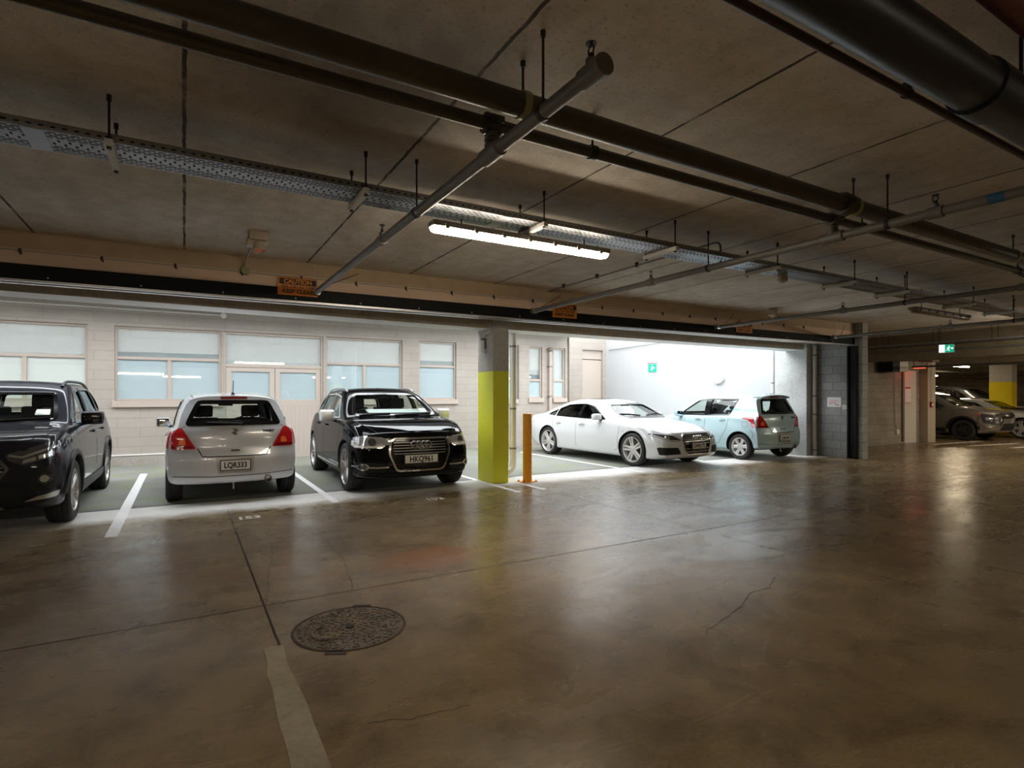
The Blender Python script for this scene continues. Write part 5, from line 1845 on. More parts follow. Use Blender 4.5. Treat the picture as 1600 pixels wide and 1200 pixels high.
# steel guide of the curtain on the wing wall
g = tag(empty('curtain_guide', (13.50, 7.31, 0)), 'black steel guide channel standing on the block wall edge', 'steel guide')
for nm, a, b in (('flange', (-.03, -.11, 0), (.03, -.075, 2.635)), ('flange', (-.03, .075, 0), (.03, .11, 2.635)), ('web', (.012, -.075, 0), (.03, .075, 2.635))):
    fbox(nm, a, b, 'fire_black', g)

# caution signs on the head box
def caution(x, label):
    y = 7.6 - .0196 * (x + 1.6) - .03
    s = tag(empty('caution_sign', (x, y, 2.845), math.radians(-1.12)), label, 'sign', 'orange caution signs on the head box')
    bm = bm_new()
    box2(bm, (-.24, -.004, -.112), (.24, .004, .112), bevel=.002)
    obj('plate', bm, 'sign_orange', s, smooth=0)
    bm = bm_new()
    box2(bm, (-.222, -.0055, .022), (.222, -.003, .096))
    obj('header_band', bm, 'sign_black', s, smooth=0)
    place_text('sign_lettering', 'CAUTION', .074, 'sign_orange', (0, -.006, .058), (1, 0, 0), (0, 0, 1), s, depth=.0005, bold=.003, sx=1.0)
    place_text('sign_lettering', 'FIRE CURTAIN OVER', .045, 'sign_black', (0, -.0045, -.008), (1, 0, 0), (0, 0, 1), s, depth=.0005, bold=.0012, sx=.92)
    place_text('sign_lettering', 'KEEP CLEAR', .068, 'sign_black', (0, -.0045, -.066), (1, 0, 0), (0, 0, 1), s, depth=.0005, bold=.002, sx=1.0)
caution(1.245, 'orange caution sign on the head box above the silver hatchback')
caution(5.335, 'orange caution sign on the head box right of the lime column')
caution(9.68, 'orange caution sign on the head box above the pale blue hatchback')

# ------------------------------------------------------------------ sprinkler mains and laterals
def main_pipe(name, label, y0, slope, z, r, mat, x0=-9, x1=17.2, rods=(), clamp=None, joints=()):
    p = tag(empty(name, (x0, y0 + slope * x0, z), 0), label, 'pipe')
    def L(x, dy=0, dz=0):
        return (x - x0, slope * (x - x0) + dy, dz)
    bm = bm_new()
    add_cyl(bm, L(x0), L(x1), r, 20)
    obj('pipe', bm, mat, p, smooth=60)
    for x in rods:
        bm = bm_new()
        add_cyl(bm, L(x, 0, r), L(x, 0, ZC - z), .007, 8)
        add_cyl(bm, L(x, 0, ZC - z - .03), L(x, 0, ZC - z), .014, 8)
        obj('hanger_rod', bm, 'rod_steel', p, smooth=40)
        bm = bm_new()
        add_cyl(bm, L(x - .02), L(x + .02), r + .008, 20)
        obj('pipe_clamp', bm, clamp or 'rod_steel', p, smooth=40)
    for x in joints:
        bm = bm_new()
        add_cyl(bm, L(x - .045), L(x + .045), r + .022, 20)
        for s in (-1, 1):
            add_box(bm, L(x, s * (r + .03), 0), (.07, .04, .035), bevel=.006)
        obj('coupling', bm, 'pipe_dark', p, smooth=40)
    return p

main_pipe('sprinkler_main', 'thick dark sprinkler main running along the ceiling', 2.455, .0, 2.945, .062, 'pipe_dark', rods=(-2.2, 1.50, 4.55, 7.6, 10.6, 13.6), clamp='green_fitting', joints=(4.42, 9.6))
main_pipe('sprinkler_feed', 'thinner dark pipe beside the thick sprinkler main', 2.705, .0, 2.94, .035, 'pipe_dark', joints=(1.455, 4.70, 8.82, 12.58), rods=(-1.9, 2.15, 5.15, 8.5, 11.2, 14.2))

def lateral(x, y_near, label, heads, rods, ry, tape=None):
    z = 2.785
    p = tag(empty('sprinkler_pipe', (x, 0, z)), label, 'pipe', 'sprinkler branch pipes crossing under the mains')
    y_far = 7.6 - .0196 * (x + 1.6) - .06
    bm = bm_new()
    add_cyl(bm, (0, y_near, 0), (0, y_far, 0), .034, 16)
    obj('pipe', bm, 'pipe_grey', p, smooth=60)
    bm = bm_new()
    zt = 2.94 - z
    ry = 2.705
    add_cyl(bm, (0, ry, -.03), (0, ry, zt - .034), .036, 16)
    for q in (.03, .055, .08):
        add_cyl(bm, (0, ry, q), (0, ry, q + .012), .043, 16)
    add_cyl(bm, (0, ry - .09, 0), (0, ry + .09, 0), .045, 16)
    obj('riser_tee', bm, 'pipe_grey', p, smooth=40)
    for y in heads:
        h = bm_new()
        add_cyl(h, (0, y - .05, 0), (0, y + .05, 0), .044, 16)
        add_cyl(h, (0, y, .03), (0, y, .062), .024, 12)
        hd = obj('sprinkler_head', h, 'pipe_grey', p, smooth=40)
        h = bm_new()
        add_cyl(h, (0, y, .062), (0, y, .085), .014, 10)
        for s in (-1, 1):
            add_tube(h, [(0, y + s * .012, .085), (0, y + s * .02, .105), (0, y + s * .004, .125)], .004, 6)
        add_cyl(h, (0, y, .125), (0, y, .129), .024, 14)
        obj('sprinkler_deflector', h, 'rod_steel', hd, smooth=40)
    for y in rods:
        h = bm_new()
        add_cyl(h, (0, y, .03), (0, y, ZC - z), .0065, 8)
        add_cyl(h, (0, y, ZC - z - .03), (0, y, ZC - z), .013, 8)
        add_cyl(h, (0, y - .014, 0), (0, y + .014, 0), .039, 16)
        obj('hanger_rod', h, 'rod_steel', p, smooth=40)
    h = bm_new()
    add_cyl(h, (0, y_far - .10, .03), (0, y_far - .10, ZC - z), .0055, 8)
    add_cyl(h, (0, y_far - .12, 0), (0, y_far - .08, 0), .042, 14)
    add_cyl(h, (.03, y_far - .02, 0), (.03, y_far + .01, 0), .03, 12)
    add_cyl(h, (-.02, y_far - .12, .02), (-.02, y_far - .02, .05), .012, 8)
    obj('end_bracket', h, 'zinc_bright', p, smooth=40)
    h = bm_new()
    add_cyl(h, (0, y_far - .2, .02), (.55, y_far + .01, ZC - z - .08), .005, 6)
    obj('brace_wire', h, 'rod_steel', p)
    if tape:
        h = bm_new()
        add_cyl(h, (0, tape - .045, 0), (0, tape + .045, 0), .0355, 16)
        obj('pipe_tape', h, 'tape_blue', p, smooth=60)
    if y_near > 1.6:
        h = bm_new()
        add_cyl(h, (0, y_near - .05, 0), (0, y_near + .02, 0), .046, 14)
        obj('end_cap', h, 'pipe_grey', p, smooth=40)
    return p
lateral(1.455, 1.80, 'grey sprinkler branch pipe left of the lit strip light, with an open end', (1.84, 4.68), (3.86, 2.20), 2.68)
lateral(4.70, 1.42, 'grey sprinkler branch pipe with a band of blue tape', (1.96, 4.83), (2.28, 4.0), 2.72, tape=1.60)
lateral(8.82, 1.42, 'grey sprinkler branch pipe ending above the pale blue hatchback', (1.96, 4.92), (4.05,), 2.78)
lateral(12.58, 1.42, 'grey sprinkler branch pipe nearest the aisle beam', (1.96, 5.0), (4.05,), 2.83)

def straight(name, label, y, z, r, mat, x0=-9, x1=17.2, cat='pipe'):
    p = tag(empty(name, (x0, y, z)), label, cat)
    bm = bm_new()
    add_cyl(bm, (0, 0, 0), (x1 - x0, 0, 0), r, 24)
    obj('pipe', bm, mat, p, smooth=60)
    return p
dk = straight('insulated_pipe', 'very thick black insulated pipe at the top right', 1.085, 2.80, .105, 'pipe_black')
for x in (3.05, 9.0, 15.0):
    bm = bm_new()
    add_cyl(bm, (x + 9 - .09, 0, 0), (x + 9 + .09, 0, 0), .118, 24)
    obj('coupling', bm, 'pipe_black', dk, smooth=40)
bm = bm_new()
for x in (3.45, 6.2, 11.0):
    box2(bm, (x + 9 - .02, -.13, .106), (x + 9 + .02, .11, .13))
    add_cyl(bm, (x + 9, .0, .112), (x + 9, 0, ZC - 2.80), .008, 8)
obj('support_bracket', bm, 'fire_black', dk, smooth=0)
th = straight('thin_pipe', 'thin dark rusty pipe beside the black insulated pipe', 1.36, 2.90, .019, 'pipe_rust')
for x in (-.5, 2.98, 6.5, 10.0):
    bm = bm_new()
    add_cyl(bm, (x + 9 - .012, 0, 0), (x + 9 + .012, 0, 0), .026, 14)
    add_box(bm, (x + 9, 0, .035), (.03, .035, .03), bevel=.004)
    add_cyl(bm, (x + 9, 0, .04), (x + 9, 0, ZC - 2.90), .006, 8)
    obj('pipe_clip', bm, 'rod_steel', th, smooth=40)
rp = straight('red_pipe', 'dull red fire pipe behind the black insulated pipe', .87, 2.93, .055, 'pipe_red')
for x in (-.5, 3.2, 9.0):
    bm = bm_new()
    add_cyl(bm, (x + 9, 0, .05), (x + 9, 0, ZC - 2.93), .008, 8)
    add_cyl(bm, (x + 9 - .02, 0, 0), (x + 9 + .02, 0, 0), .062, 18)
    obj('pipe_clamp', bm, 'rod_steel', rp, smooth=40)

# ------------------------------------------------------------------ perforated cable tray
def tray_mesh(x0, x1, w, sweep):
    """slotted sheet: x along, y across (0..w)"""
    bm = bm_new()
    P = .052
    n = int((x1 - x0) / P)
    rows = []
    y = 0.0
    pat = [(.012, .013), (.009, .013), (.009, .013), (.009, .013), (.018, .030), (.012, .030), (.018, .013), (.009, .013), (.009, .013), (.009, .013)]
    tot = sum(a + b for a, b in pat) + .016
    k = w / tot
    def quad(xa, xb, ya, yb):
        bm.faces.new([bm.verts.new(p) for p in ((xa, ya, 0), (xb, ya, 0), (xb, yb, 0), (xa, yb, 0))])
    for ri, (s, h) in enumerate(pat):
        quad(x0, x1, y, y + s * k)
        y += s * k
        br = .013 if h < .02 else .040
        off = (P / 2) * (ri % 2)
        i = 0
        while i <= n:
            a = x0 + i * P + off
            if a + br < x1:
                quad(a, a + br, y, y + h * k)
            i += 1
        y += h * k
    quad(x0, x1, y, w)
    # side flanges with slots
    for yy in (0, w):
        for a, b in ((0, .018), (.028, .05)):
            bm.faces.new([bm.verts.new(p) for p in ((x0, yy, a), (x1, yy, a), (x1, yy, b), (x0, yy, b))])
        i = 0
        while i <= n:
            a = x0 + i * P
            if a + .03 < x1:
                bm.faces.new([bm.verts.new(p) for p in ((a, yy, .018), (a + .03, yy, .018), (a + .03, yy, .028), (a, yy, .028))])
            i += 1
    return bm

ct = tag(empty('cable_tray', (0, 3.95, 2.915)), 'perforated galvanised cable tray hung below the ceiling along the garage', 'cable tray')
obj('tray', tray_mesh(-8, 17.2, .325, 0), 'galvanised', ct, smooth=0)
for x in (-.72, 2.28, 5.28, 8.28, 11.28):
    bm = bm_new()
    box2(bm, (x - .05, .003, -.003), (x + .05, .322, -.0005))
    obj('splice_plate', bm, 'galvanised', ct, smooth=0)

cb = tag(empty('slot_darkening_cables', (-8, 3.95, 2.915)), 'black cables added in the cable tray to darken its slots', 'cable')  # added dark filling so the tray slots look shaded
for k in range(7):
    bm = bm_new()
    pts = [(i * .9, .035 + .0425 * k + .004 * math.sin(i * 1.7 + k), .024 + .003 * math.sin(i * .9 + 2 * k)) for i in range(29)]
    add_tube(bm, pts, .019, 8)
    obj('cable', bm, 'black_plastic', cb, smooth=60)
hang = tag(empty('tray_hanger', (-.37, 4.11, 0)), 'steel strut and rod hanger carrying the cable tray', 'hanger', 'hangers under the cable tray')
bm = bm_new()
box2(bm, (-.021, -.225, 2.872), (.021, .225, 2.912), bevel=.003)
obj('strut', bm, 'galv_white', hang, smooth=0)
for s in (-.195, .195):
    bm = bm_new()
    add_cyl(bm, (0, s, 2.862), (0, s, ZC), .0065, 8)
    add_cyl(bm, (0, s, ZC - .035), (0, s, ZC), .013, 8)
    add_cyl(bm, (0, s, 2.86), (0, s, 2.872), .014, 6)
    add_cyl(bm, (0, s, 2.912), (0, s, 2.93), .02, 6)
    obj('threaded_rod', bm, 'rod_steel', hang, smooth=40)
hang['label'] = 'cable tray hanger left of the long ceiling joint, first from the left'
for x, l in ((1.10, 'cable tray hanger just left of the open-ended branch pipe, second from the left'),
             (2.60, 'cable tray hanger directly above the lit strip light'),
             (4.13, 'cable tray hanger right of the lit strip light, fourth from the left'),
             (5.73, 'cable tray hanger just left of the domed smoke detector'),
             (7.28, 'cable tray hanger right of the domed smoke detector, sixth from the left'),
             (8.58, 'cable tray hanger beside the branch pipe that ends above the pale blue hatchback'),
             (10.62, 'cable tray hanger beside the unlit brown strip light'),
             (12.12, 'last cable tray hanger at the right edge of the picture')):
    h = copy_tree(hang)
    h.location.x = x
    h['label'] = l

# ------------------------------------------------------------------ strip lights
def batten(x0, x1, y, z, body, lens, label, group, zc=None, n=7, drop=True, bare=False):
    b = tag(empty('strip_light', ((x0 + x1) / 2, y, z)), label, 'strip light', group)
    h = (x1 - x0) / 2
    bm = bm_new()
    add_box(bm, (0, 0, .062), (2 * h, .125, .05), bevel=.014)
    for k in range(n):
        for s in (-1, 1):
            add_box(bm, (-h + .12 + (2 * h - .24) * k / (n - 1), s * .066, .045), (.035, .012, .045), bevel=.003)
    obj('housing', bm, body, b, smooth=40)
    bm = bm_new()
    if bare:
        for s in (-.04, .04):
            add_cyl(bm, (-h + .03, s, -.012), (h - .03, s, -.012), .019, 12)
        obj('tubes', bm, lens, b, smooth=40)
        bm = bm_new()
        for q in (-1, 1):
            add_box(bm, (q * (h - .015), 0, .005), (.03, .12, .07), bevel=.006)
        obj('tube_holder', bm, body, b, smooth=40)
        bm = bm_new()
        for q in (-.7, .7):
            add_cyl(bm, (q * h, 0, .08), (q * h, 0, ZC - z), .006, 8)
        obj('suspension_rod', bm, 'rod_steel', b)
        return b
    prof = [(-.056, .040), (-.054, .018), (-.038, .002), (0, -.004), (.038, .002), (.054, .018), (.056, .040)]
    rings = []
    for x, k in ((-h + .004, .55), (-h + .02, .85), (-h + .05, 1), (h - .05, 1), (h - .02, .85), (h - .004, .55)):
        rings.append([(x, yy * k, .040 + (zz - .040) * k) for yy, zz in prof])
    add_ring_strip(bm, rings, True, 0, True)
    fix_normals(bm)
    obj('diffuser', bm, lens, b, smooth=40)
    if drop:
        bm = bm_new()
        for s in (-.7, .7):
            add_cyl(bm, (s * h, 0, .08), (s * h, 0, (zc or ZC) - z), .006, 8)
        obj('suspension_rod', bm, 'rod_steel', b)
    return b
G = 'ceiling strip lights'
batten(1.70, 3.51, 4.20, 2.775, 'lamp_body', 'lamp_on', 'lit white strip light under the cable tray', G, zc=2.915)
batten(9.86, 11.75, 4.42, 2.775, 'lamp_off', 'lamp_off', 'unlit brown strip light beside the far part of the cable tray', G)
batten(26.2, 28.4, 10.65, 2.68, 'lamp_body', 'lamp_far', 'lit strip light left of the yellow column', G)
batten(37.2, 38.6, 16.0, 2.68, 'lamp_body', 'lamp_far', 'small distant lit strip light at the far end', G)
batten(21.5, 23.3, 3.6, 2.72, 'lamp_body', 'lamp_far', 'lit strip light over the far aisle outside the picture', G)
batten(30.5, 32.3, 3.6, 2.72, 'lamp_body', 'lamp_far', 'lit strip light further down the far aisle', G)
batten(-2.6, -.8, -1.6, 2.50, 'lamp_body', 'fill_tube', 'added unseen twin-tube fill light behind the camera on the left', G, bare=True)  # this and the other bare tubes: unseen, added to brighten ceiling and aisle
batten(6.2, 8.0, -4.2, 2.55, 'lamp_body', 'fill_tube', 'added unseen twin-tube fill light behind the camera on the right', G, bare=True)
batten(14.7, 16.5, 3.6, 2.50, 'lamp_body', 'fill_tube', 'added unseen twin-tube fill light over the right aisle behind the camera', G, bare=True)
batten(-9.6, -7.8, -3.2, 2.55, 'lamp_body', 'fill_tube', 'added unseen twin-tube fill light far behind the camera on the left', G, bare=True)
batten(14.6, 16.4, .6, 2.50, 'lamp_body', 'fill_tube', 'added unseen twin-tube fill light over the right aisle, further back', G, bare=True)
batten(20.4, 22.2, 5.2, 2.50, 'lamp_body', 'fill_tube', 'added unseen twin-tube fill light beyond the aisle beam', G, bare=True)
batten(-1.0, .8, -6.8, 2.55, 'lamp_body', 'fill_tube', 'added unseen twin-tube fill light near the back wall on the left', G, bare=True)

# ------------------------------------------------------------------ ceiling devices and conduits
def sounder(x, y, rz, label):
    s = tag(empty('alarm_sounder', (x, y, ZC), rz), label, 'alarm', 'cream alarm sounders on the ceiling')
    bm = bm_new()
    box2(bm, (-.085, -.10, -.085), (.085, .075, 0), bevel=.008)
    box2(bm, (-.10, -.05, -.14), (.10, .085, -.05), bevel=.01)
    obj('base', bm, 'detector_cream', s, smooth=40)
    bm = bm_new()
    add_lathe(bm, [(.058, 0), (.062, .06), (.066, .075), (.05, .075), (.045, .05)], (.01, -.02, -.12), (.15, -.3, -1), 20)
    hn = obj('horn', bm, 'detector_cream', s, smooth=40)
    bm = bm_new()
    add_lathe(bm, [(.046, .058), (.044, .066), (.02, .068)], (.01, -.02, -.12), (.15, -.3, -1), 20)
    obj('lens', bm, 'orange_lens', hn, smooth=40)
sounder(.66, 6.45, .05, 'cream alarm sounder with orange lens above the caution sign on the left')
sounder(9.88, 6.85, .5, 'cream alarm sounder with orange lens above the pale blue hatchback')
dm = tag(empty('smoke_detector', (6.21, 4.18, 2.915)), 'small domed smoke detector under the cable tray', 'smoke detector')
bm = bm_new()
add_lathe(bm, [(.055, 0), (.058, -.025), (.05, -.045), (.062, -.05), (.058, -.075), (.03, -.088)], (0, 0, 0), (0, 0, 1), 20)
obj('dome', bm, 'detector_cream', dm, smooth=40)

cd = tag(empty('wall_conduit', (-1.6, 7.6, 0), math.radians(-1.12)), 'thin cream conduit clipped along the peach fascia', 'conduit')
bm = bm_new()
add_cyl(bm, (-8, -.012, 2.972), (12.5, -.012, 2.972), .009, 8)
obj('tube', bm, 'pvc_cream', cd, smooth=60)
for k in range(22):
    bm = bm_new()
    x = -1.25 + .69 * k
    box2(bm, (x - .012, -.026, 2.945), (x + .012, .001, 2.988), bevel=.002)
    add_cyl(bm, (x + .01, -.02, 2.925), (x + .01, -.02, 2.95), .008, 8)
    obj('saddle_clip', bm, 'rod_steel', cd, smooth=40)
bm = bm_new()
add_cyl(bm, (2.245, 0, 2.985), (2.245, -.05, 2.985), .05, 20)
obj('junction_box', bm, 'green_fitting', cd, smooth=40)
bm = bm_new()
add_tube(bm, [(2.245, -.03, 3.02), (2.245, -.04, 3.08), (2.25, -.10, 3.125), (2.26, -.25, 3.14), (2.27, -.6, 3.14), (2.26, -.95, 3.10)], .014, 8)
obj('tube', bm, 'pvc_cream', cd, smooth=60)

cc = tag(empty('ceiling_conduit', (5.0, 4.09, 0)), 'thin grey conduit along the ceiling dropping into the cable tray', 'conduit')
bm = bm_new()
add_tube(bm, [(0, 3.30, 3.13), (0, .12, 3.13)] + arc_pts((0, .08, 3.13), (0, 0, 3.13), (0, 0, 3.05)) + [(0, 0, 2.90)], .011, 8)
obj('tube', bm, 'pipe_grey', cc, smooth=60)
for y in (.5, 1.3, 2.1, 2.9):
    bm = bm_new()
    box2(bm, (-.02, y - .012, 3.112), (.02, y + .012, ZC), bevel=.003)
    obj('saddle_clip', bm, 'rod_steel', cc, smooth=0)

# ------------------------------------------------------------------ things at the opening
bl = tag(empty('bollard', (5.054, 8.13, 0)), 'orange steel bollard standing right of the lime column', 'bollard')
bm = bm_new()
add_lathe(bm, [(.078, .01), (.078, 1.135), (.074, 1.16), (.05, 1.168), (.004, 1.17)], (0, 0, 0), (0, 0, 1), 28)
obj('post', bm, 'bollard_orange', bl, smooth=40)
bm = bm_new()
box2(bm, (-.15, -.11, 0), (.15, .11, .012), bevel=.003)
obj('base_plate', bm, 'bollard_orange', bl, smooth=0)
for sx in (-1, 1):
    for sy in (-1, 1):
        bm = bm_new()
        add_cyl(bm, (sx * .122, sy * .085, .01), (sx * .122, sy * .085, .024), .013, 6)
        add_cyl(bm, (sx * .122, sy * .085, .02), (sx * .122, sy * .085, .038), .006, 8)
        obj('bolt', bm, 'rod_steel', bl)

dp = tag(empty('downpipe', (5.165, 8.80, 0)), 'white plastic downpipe behind the lime column and bollard', 'downpipe')
bm = bm_new()
add_tube(bm, [(0, 0, ZC)] + [(0, 0, z) for z in (2.2, 1.2, .4)] + arc_pts((0, 0, .24), (0, 0, .10), (-.16, -.02, .07)), .058, 18)
obj('pipe', bm, 'pvc_white', dp, smooth=60)
for z in (2.35, 1.22, .50):
    bm = bm_new()
    add_cyl(bm, (0, 0, z), (0, 0, z + .03), .064, 18)
    obj('pipe_clip', bm, 'pipe_grey', dp, smooth=40)
bm = bm_new()
add_tube(bm, [(-.10, .02, ZC), (-.10, .02, 2.45), (-.10, .02, .25)], .02, 8)
obj('vent_tube', bm, 'plastic_white', dp, smooth=60)

gp = tag(empty('drain_pipe', (13.41, 8.165, 0)), 'grey plastic drain pipe between the bare column and the block wall', 'downpipe')
bm = bm_new()
add_cyl(bm, (0, 0, 0), (0, 0, 2.72), .05, 18)
obj('pipe', bm, 'pvc_cream', gp, smooth=60)
for z in (.12, 1.0, 1.45, 2.45):
    bm = bm_new()
    add_cyl(bm, (0, 0, z), (0, 0, z + .04), .056, 18)
    obj('pipe_clip', bm, 'pipe_grey', gp, smooth=40)
for k, (x, y) in enumerate(((13.44, 9.20), (13.45, 9.34))):
    p = tag(empty('rain_pipe', (x, y, 0)), ('pale rain pipe at the corner of the white wall, nearer one', 'pale rain pipe at the corner of the white wall, further one')[k], 'downpipe')
    bm = bm_new()
    add_cyl(bm, (0, 0, 0), (0, 0, 4.3), .035, 14)
    obj('pipe', bm, 'pvc_white', p, smooth=60)
    bm = bm_new()
    add_cyl(bm, (0, 0, 1.8), (0, 0, 1.83), .042, 14)
    obj('pipe_clip', bm, 'pipe_grey', p, smooth=40)

nt_ = tag(empty('paper_notice', (13.535, 7.76, 1.32)), 'white paper notice with pink text and a red arrow on the block wall', 'notice')
bm = bm_new()
box2(bm, (-.004, -.165, -.118), (.002, .165, .118))
obj('sheet', bm, 'sign_white', nt_, smooth=0)
bm = bm_new()
for z, a, b in ((.05, -.115, .10), (.028, -.11, .10), (-.002, -.105, .115), (-.016, -.06, .115), (-.035, .02, .11), (-.050, .04, .11)):
    box2(bm, (-.0055, a, z - .005), (-.0035, b, z + .005))
obj('printed_line', bm, 'ink_pink', nt_, smooth=0)
bm = bm_new()
add_poly_prism(bm, [(-.015, -.05), (-.09, -.075), (-.088, -.09), (-.125, -.074), (-.095, -.048), (-.092, -.06), (-.012, -.034)], lambda y, z: (-.0058, y, z), lambda y, z: (-.0035, y, z))
fix_normals(bm)
obj('printed_arrow', bm, 'ink_red', nt_, smooth=0)
sw = tag(empty('wall_switch', (13.54, 7.51, 1.205)), 'small pale switch plate beside the paper notice', 'switch')
bm = bm_new()
box2(bm, (-.012, -.05, -.05), (0, .05, .05), bevel=.004)
obj('plate', bm, 'plastic_white', sw, smooth=0)
bm = bm_new()
box2(bm, (-.018, -.014, -.02), (-.011, .014, .02), bevel=.003)
obj('rocker', bm, 'pvc_cream', sw, smooth=0)

# yard wall fittings
def exit_sign(loc, rz, w, h, label, half=False):
    s = tag(empty('exit_sign', loc, rz), label, 'exit sign')
    bm = bm_new()
    box2(bm, (-w / 2, -.0, -h / 2), (w / 2, .05, h / 2), bevel=.006)
    obj('case', bm, 'plastic_white', s, smooth=0)
    x0 = -w / 2 + .008 + (w * .38 if half else 0)
    bm = bm_new()
    box2(bm, (x0, -.004, -h / 2 + .008), (w / 2 - .008, .004, h / 2 - .008))
    obj('green_panel', bm, 'sign_green', s, smooth=0)
    if half:
        bm = bm_new()
        box2(bm, (-w / 2 + .006, -.004, -h / 2 + .008), (x0, .004, h / 2 - .008))
        obj('lit_panel', bm, 'sign_glow', s, smooth=0)
    u = h * .8
    cx = (x0 + w / 2) / 2
    bm = bm_new()
    def strip(path, wd):
        add_poly_prism(bm, strip_poly([(cx + a * u, b * u) for a, b in path], wd * u), lambda x, z: (x, -.006, z), lambda x, z: (x, -.003, z))
    strip([(-.10, .18), (-.16, -.10)], .15)
    strip([(-.16, -.08), (-.02, -.20), (-.06, -.42)], .09)
    strip([(-.16, -.08), (-.26, -.24), (-.42, -.26)], .09)
    strip([(-.10, .16), (.04, .06), (.12, .12)], .07)
    strip([(-.12, .16), (-.28, .12), (-.32, 0)], .07)
    add_poly_prism(bm, [(cx + (-.05 + .085 * math.cos(t)) * u, (.33 + .085 * math.sin(t)) * u) for t in [2 * PI * i / 14 for i in range(14)]], lambda x, z: (x, -.006, z), lambda x, z: (x, -.003, z))
    add_poly_prism(bm, [(cx + a * u, b * u) for a, b in ((.16, -.05), (.30, -.05), (.30, -.18), (.46, .02), (.30, .22), (.30, .09), (.16, .09))], lambda x, z: (x, -.006, z), lambda x, z: (x, -.003, z))
    fix_normals(bm)
    obj('running_figure', bm, 'sign_glow', s, smooth=0)
    return s
ex = exit_sign((13.50, 13.80, 2.41), math.radians(-90), .40, .27, 'green exit sign on the bright white wall of the yard')
bm = bm_new()
box2(bm, (-.25, -.02, .165), (.2, .03, .185))
add_cyl(bm, (-.15, 0, .18), (-.15, 0, .24), .012, 8)
add_cyl(bm, (.15, 0, .18), (.15, 0, .24), .012, 8)
obj('sign_bracket', bm, 'ink_pink', ex, smooth=0)
ex2 = exit_sign((15.4, 6.2, 2.58), math.radians(-74), .29, .195, 'lit green exit sign hanging from the beam in the far aisle', half=True)
bm = bm_new()
for q in (-.1, .1):
    add_cyl(bm, (q, .025, .1), (q, .025, ZC - 2.58), .005, 6)
obj('suspension_rod', bm, 'rod_steel', ex2)
bk = tag(empty('bulkhead_light', (13.52, 11.1, 2.03)), 'round white bulkhead light on the white yard wall', 'wall light')
bm = bm_new()
add_lathe(bm, [(.21, 0), (.21, -.05), (.19, -.09), (.10, -.115), (.004, -.12)], (0, 0, 0), (1, 0, 0), 28)
obj('diffuser', bm, 'plastic_white', bk, smooth=40)
wl = tag(empty('tube_light', (4.395, 8.5, 2.32)), 'small upright tube light on the side of the lime column', 'wall light')
bm = bm_new()
add_cyl(bm, (0, 0, -.14), (0, 0, .09), .032, 14)
obj('tube', bm, 'sign_white', wl, smooth=40)
bm = bm_new()
add_cyl(bm, (0, 0, .09), (0, 0, .13), .035, 14)
box2(bm, (.0, -.03, -.05), (.05, .03, .12))
obj('holder', bm, 'pipe_grey', wl, smooth=40)
bm = bm_new()
add_tube(bm, [(0, 0, .13), (0, 0, .17), (0, -.10, .19), (0, -.24, .20), (0, -.24, .36)], .012, 8)
obj('tube_conduit', bm, 'pvc_white', wl, smooth=60)
yc = tag(empty('yard_conduit', (0, YW - .036, 3.28)), 'white conduit along the top of the yard wall ending in a round box', 'conduit')
bm = bm_new()
add_cyl(bm, (-11, 0, 0), (.72, 0, 0), .016, 8)
obj('tube', bm, 'pvc_white', yc, smooth=60)
for x in (-3.6, -2.55, -1.5, -.4):
    bm = bm_new()
    box2(bm, (x - .015, -.02, -.03), (x + .015, .03, .03), bevel=.003)
    obj('saddle_clip', bm, 'pvc_cream', yc, smooth=0)
bm = bm_new()
add_cyl(bm, (.76, .03, -.01), (.76, -.05, -.01), .06, 18)
obj('junction_box', bm, 'pvc_white', yc, smooth=40)
vp = tag(empty('waste_pipe', (9.60, YW - .07, 0)), 'painted waste pipe with a dark cowl between two narrow windows', 'pipe')
bm = bm_new()
add_cyl(bm, (0, 0, 0), (0, 0, 2.88), .045, 14)
obj('pipe', bm, 'joinery_beige', vp, smooth=60)
bm = bm_new()
add_lathe(bm, [(.05, 0), (.085, .03), (.085, .10), (.03, .13)], (0, 0, 2.82), (0, 0, 1), 16)
obj('cowl', bm, 'duct_brown', vp, smooth=40)
for z in (2.35, 1.45):
    bm = bm_new()
    box2(bm, (-.07, -.05, z), (.07, .07, z + .035), bevel=.004)
    obj('pipe_clip', bm, 'duct_brown', vp, smooth=0)
for x, yy, l in ((8.50, YW - .03, 'thin dark pipe on the yard wall beside the downpipe'), (10.33, YW - .03, 'thin dark pipe at the end of the yard wall')):
    p = tag(empty('wall_pipe', (x, yy, 0)), l, 'pipe')
    bm = bm_new()
    add_cyl(bm, (0, 0, 1.3 if x < 9 else 0), (0, 0, 2.97 if x < 9 else 4.2), .022, 10)
    obj('pipe', bm, 'duct_brown', p, smooth=60)
wr_ = tag(empty('cable', (13.47, 12.0, 3.19)), 'thin grey cable strung along the white yard wall', 'cable')
bm = bm_new()
add_tube(bm, [(0, 4.0, -.03), (0, 2.0, .01), (0, 0, .05), (0, -2.5, .11)], .012, 6)
obj('wire', bm, 'pipe_grey', wr_, smooth=60)

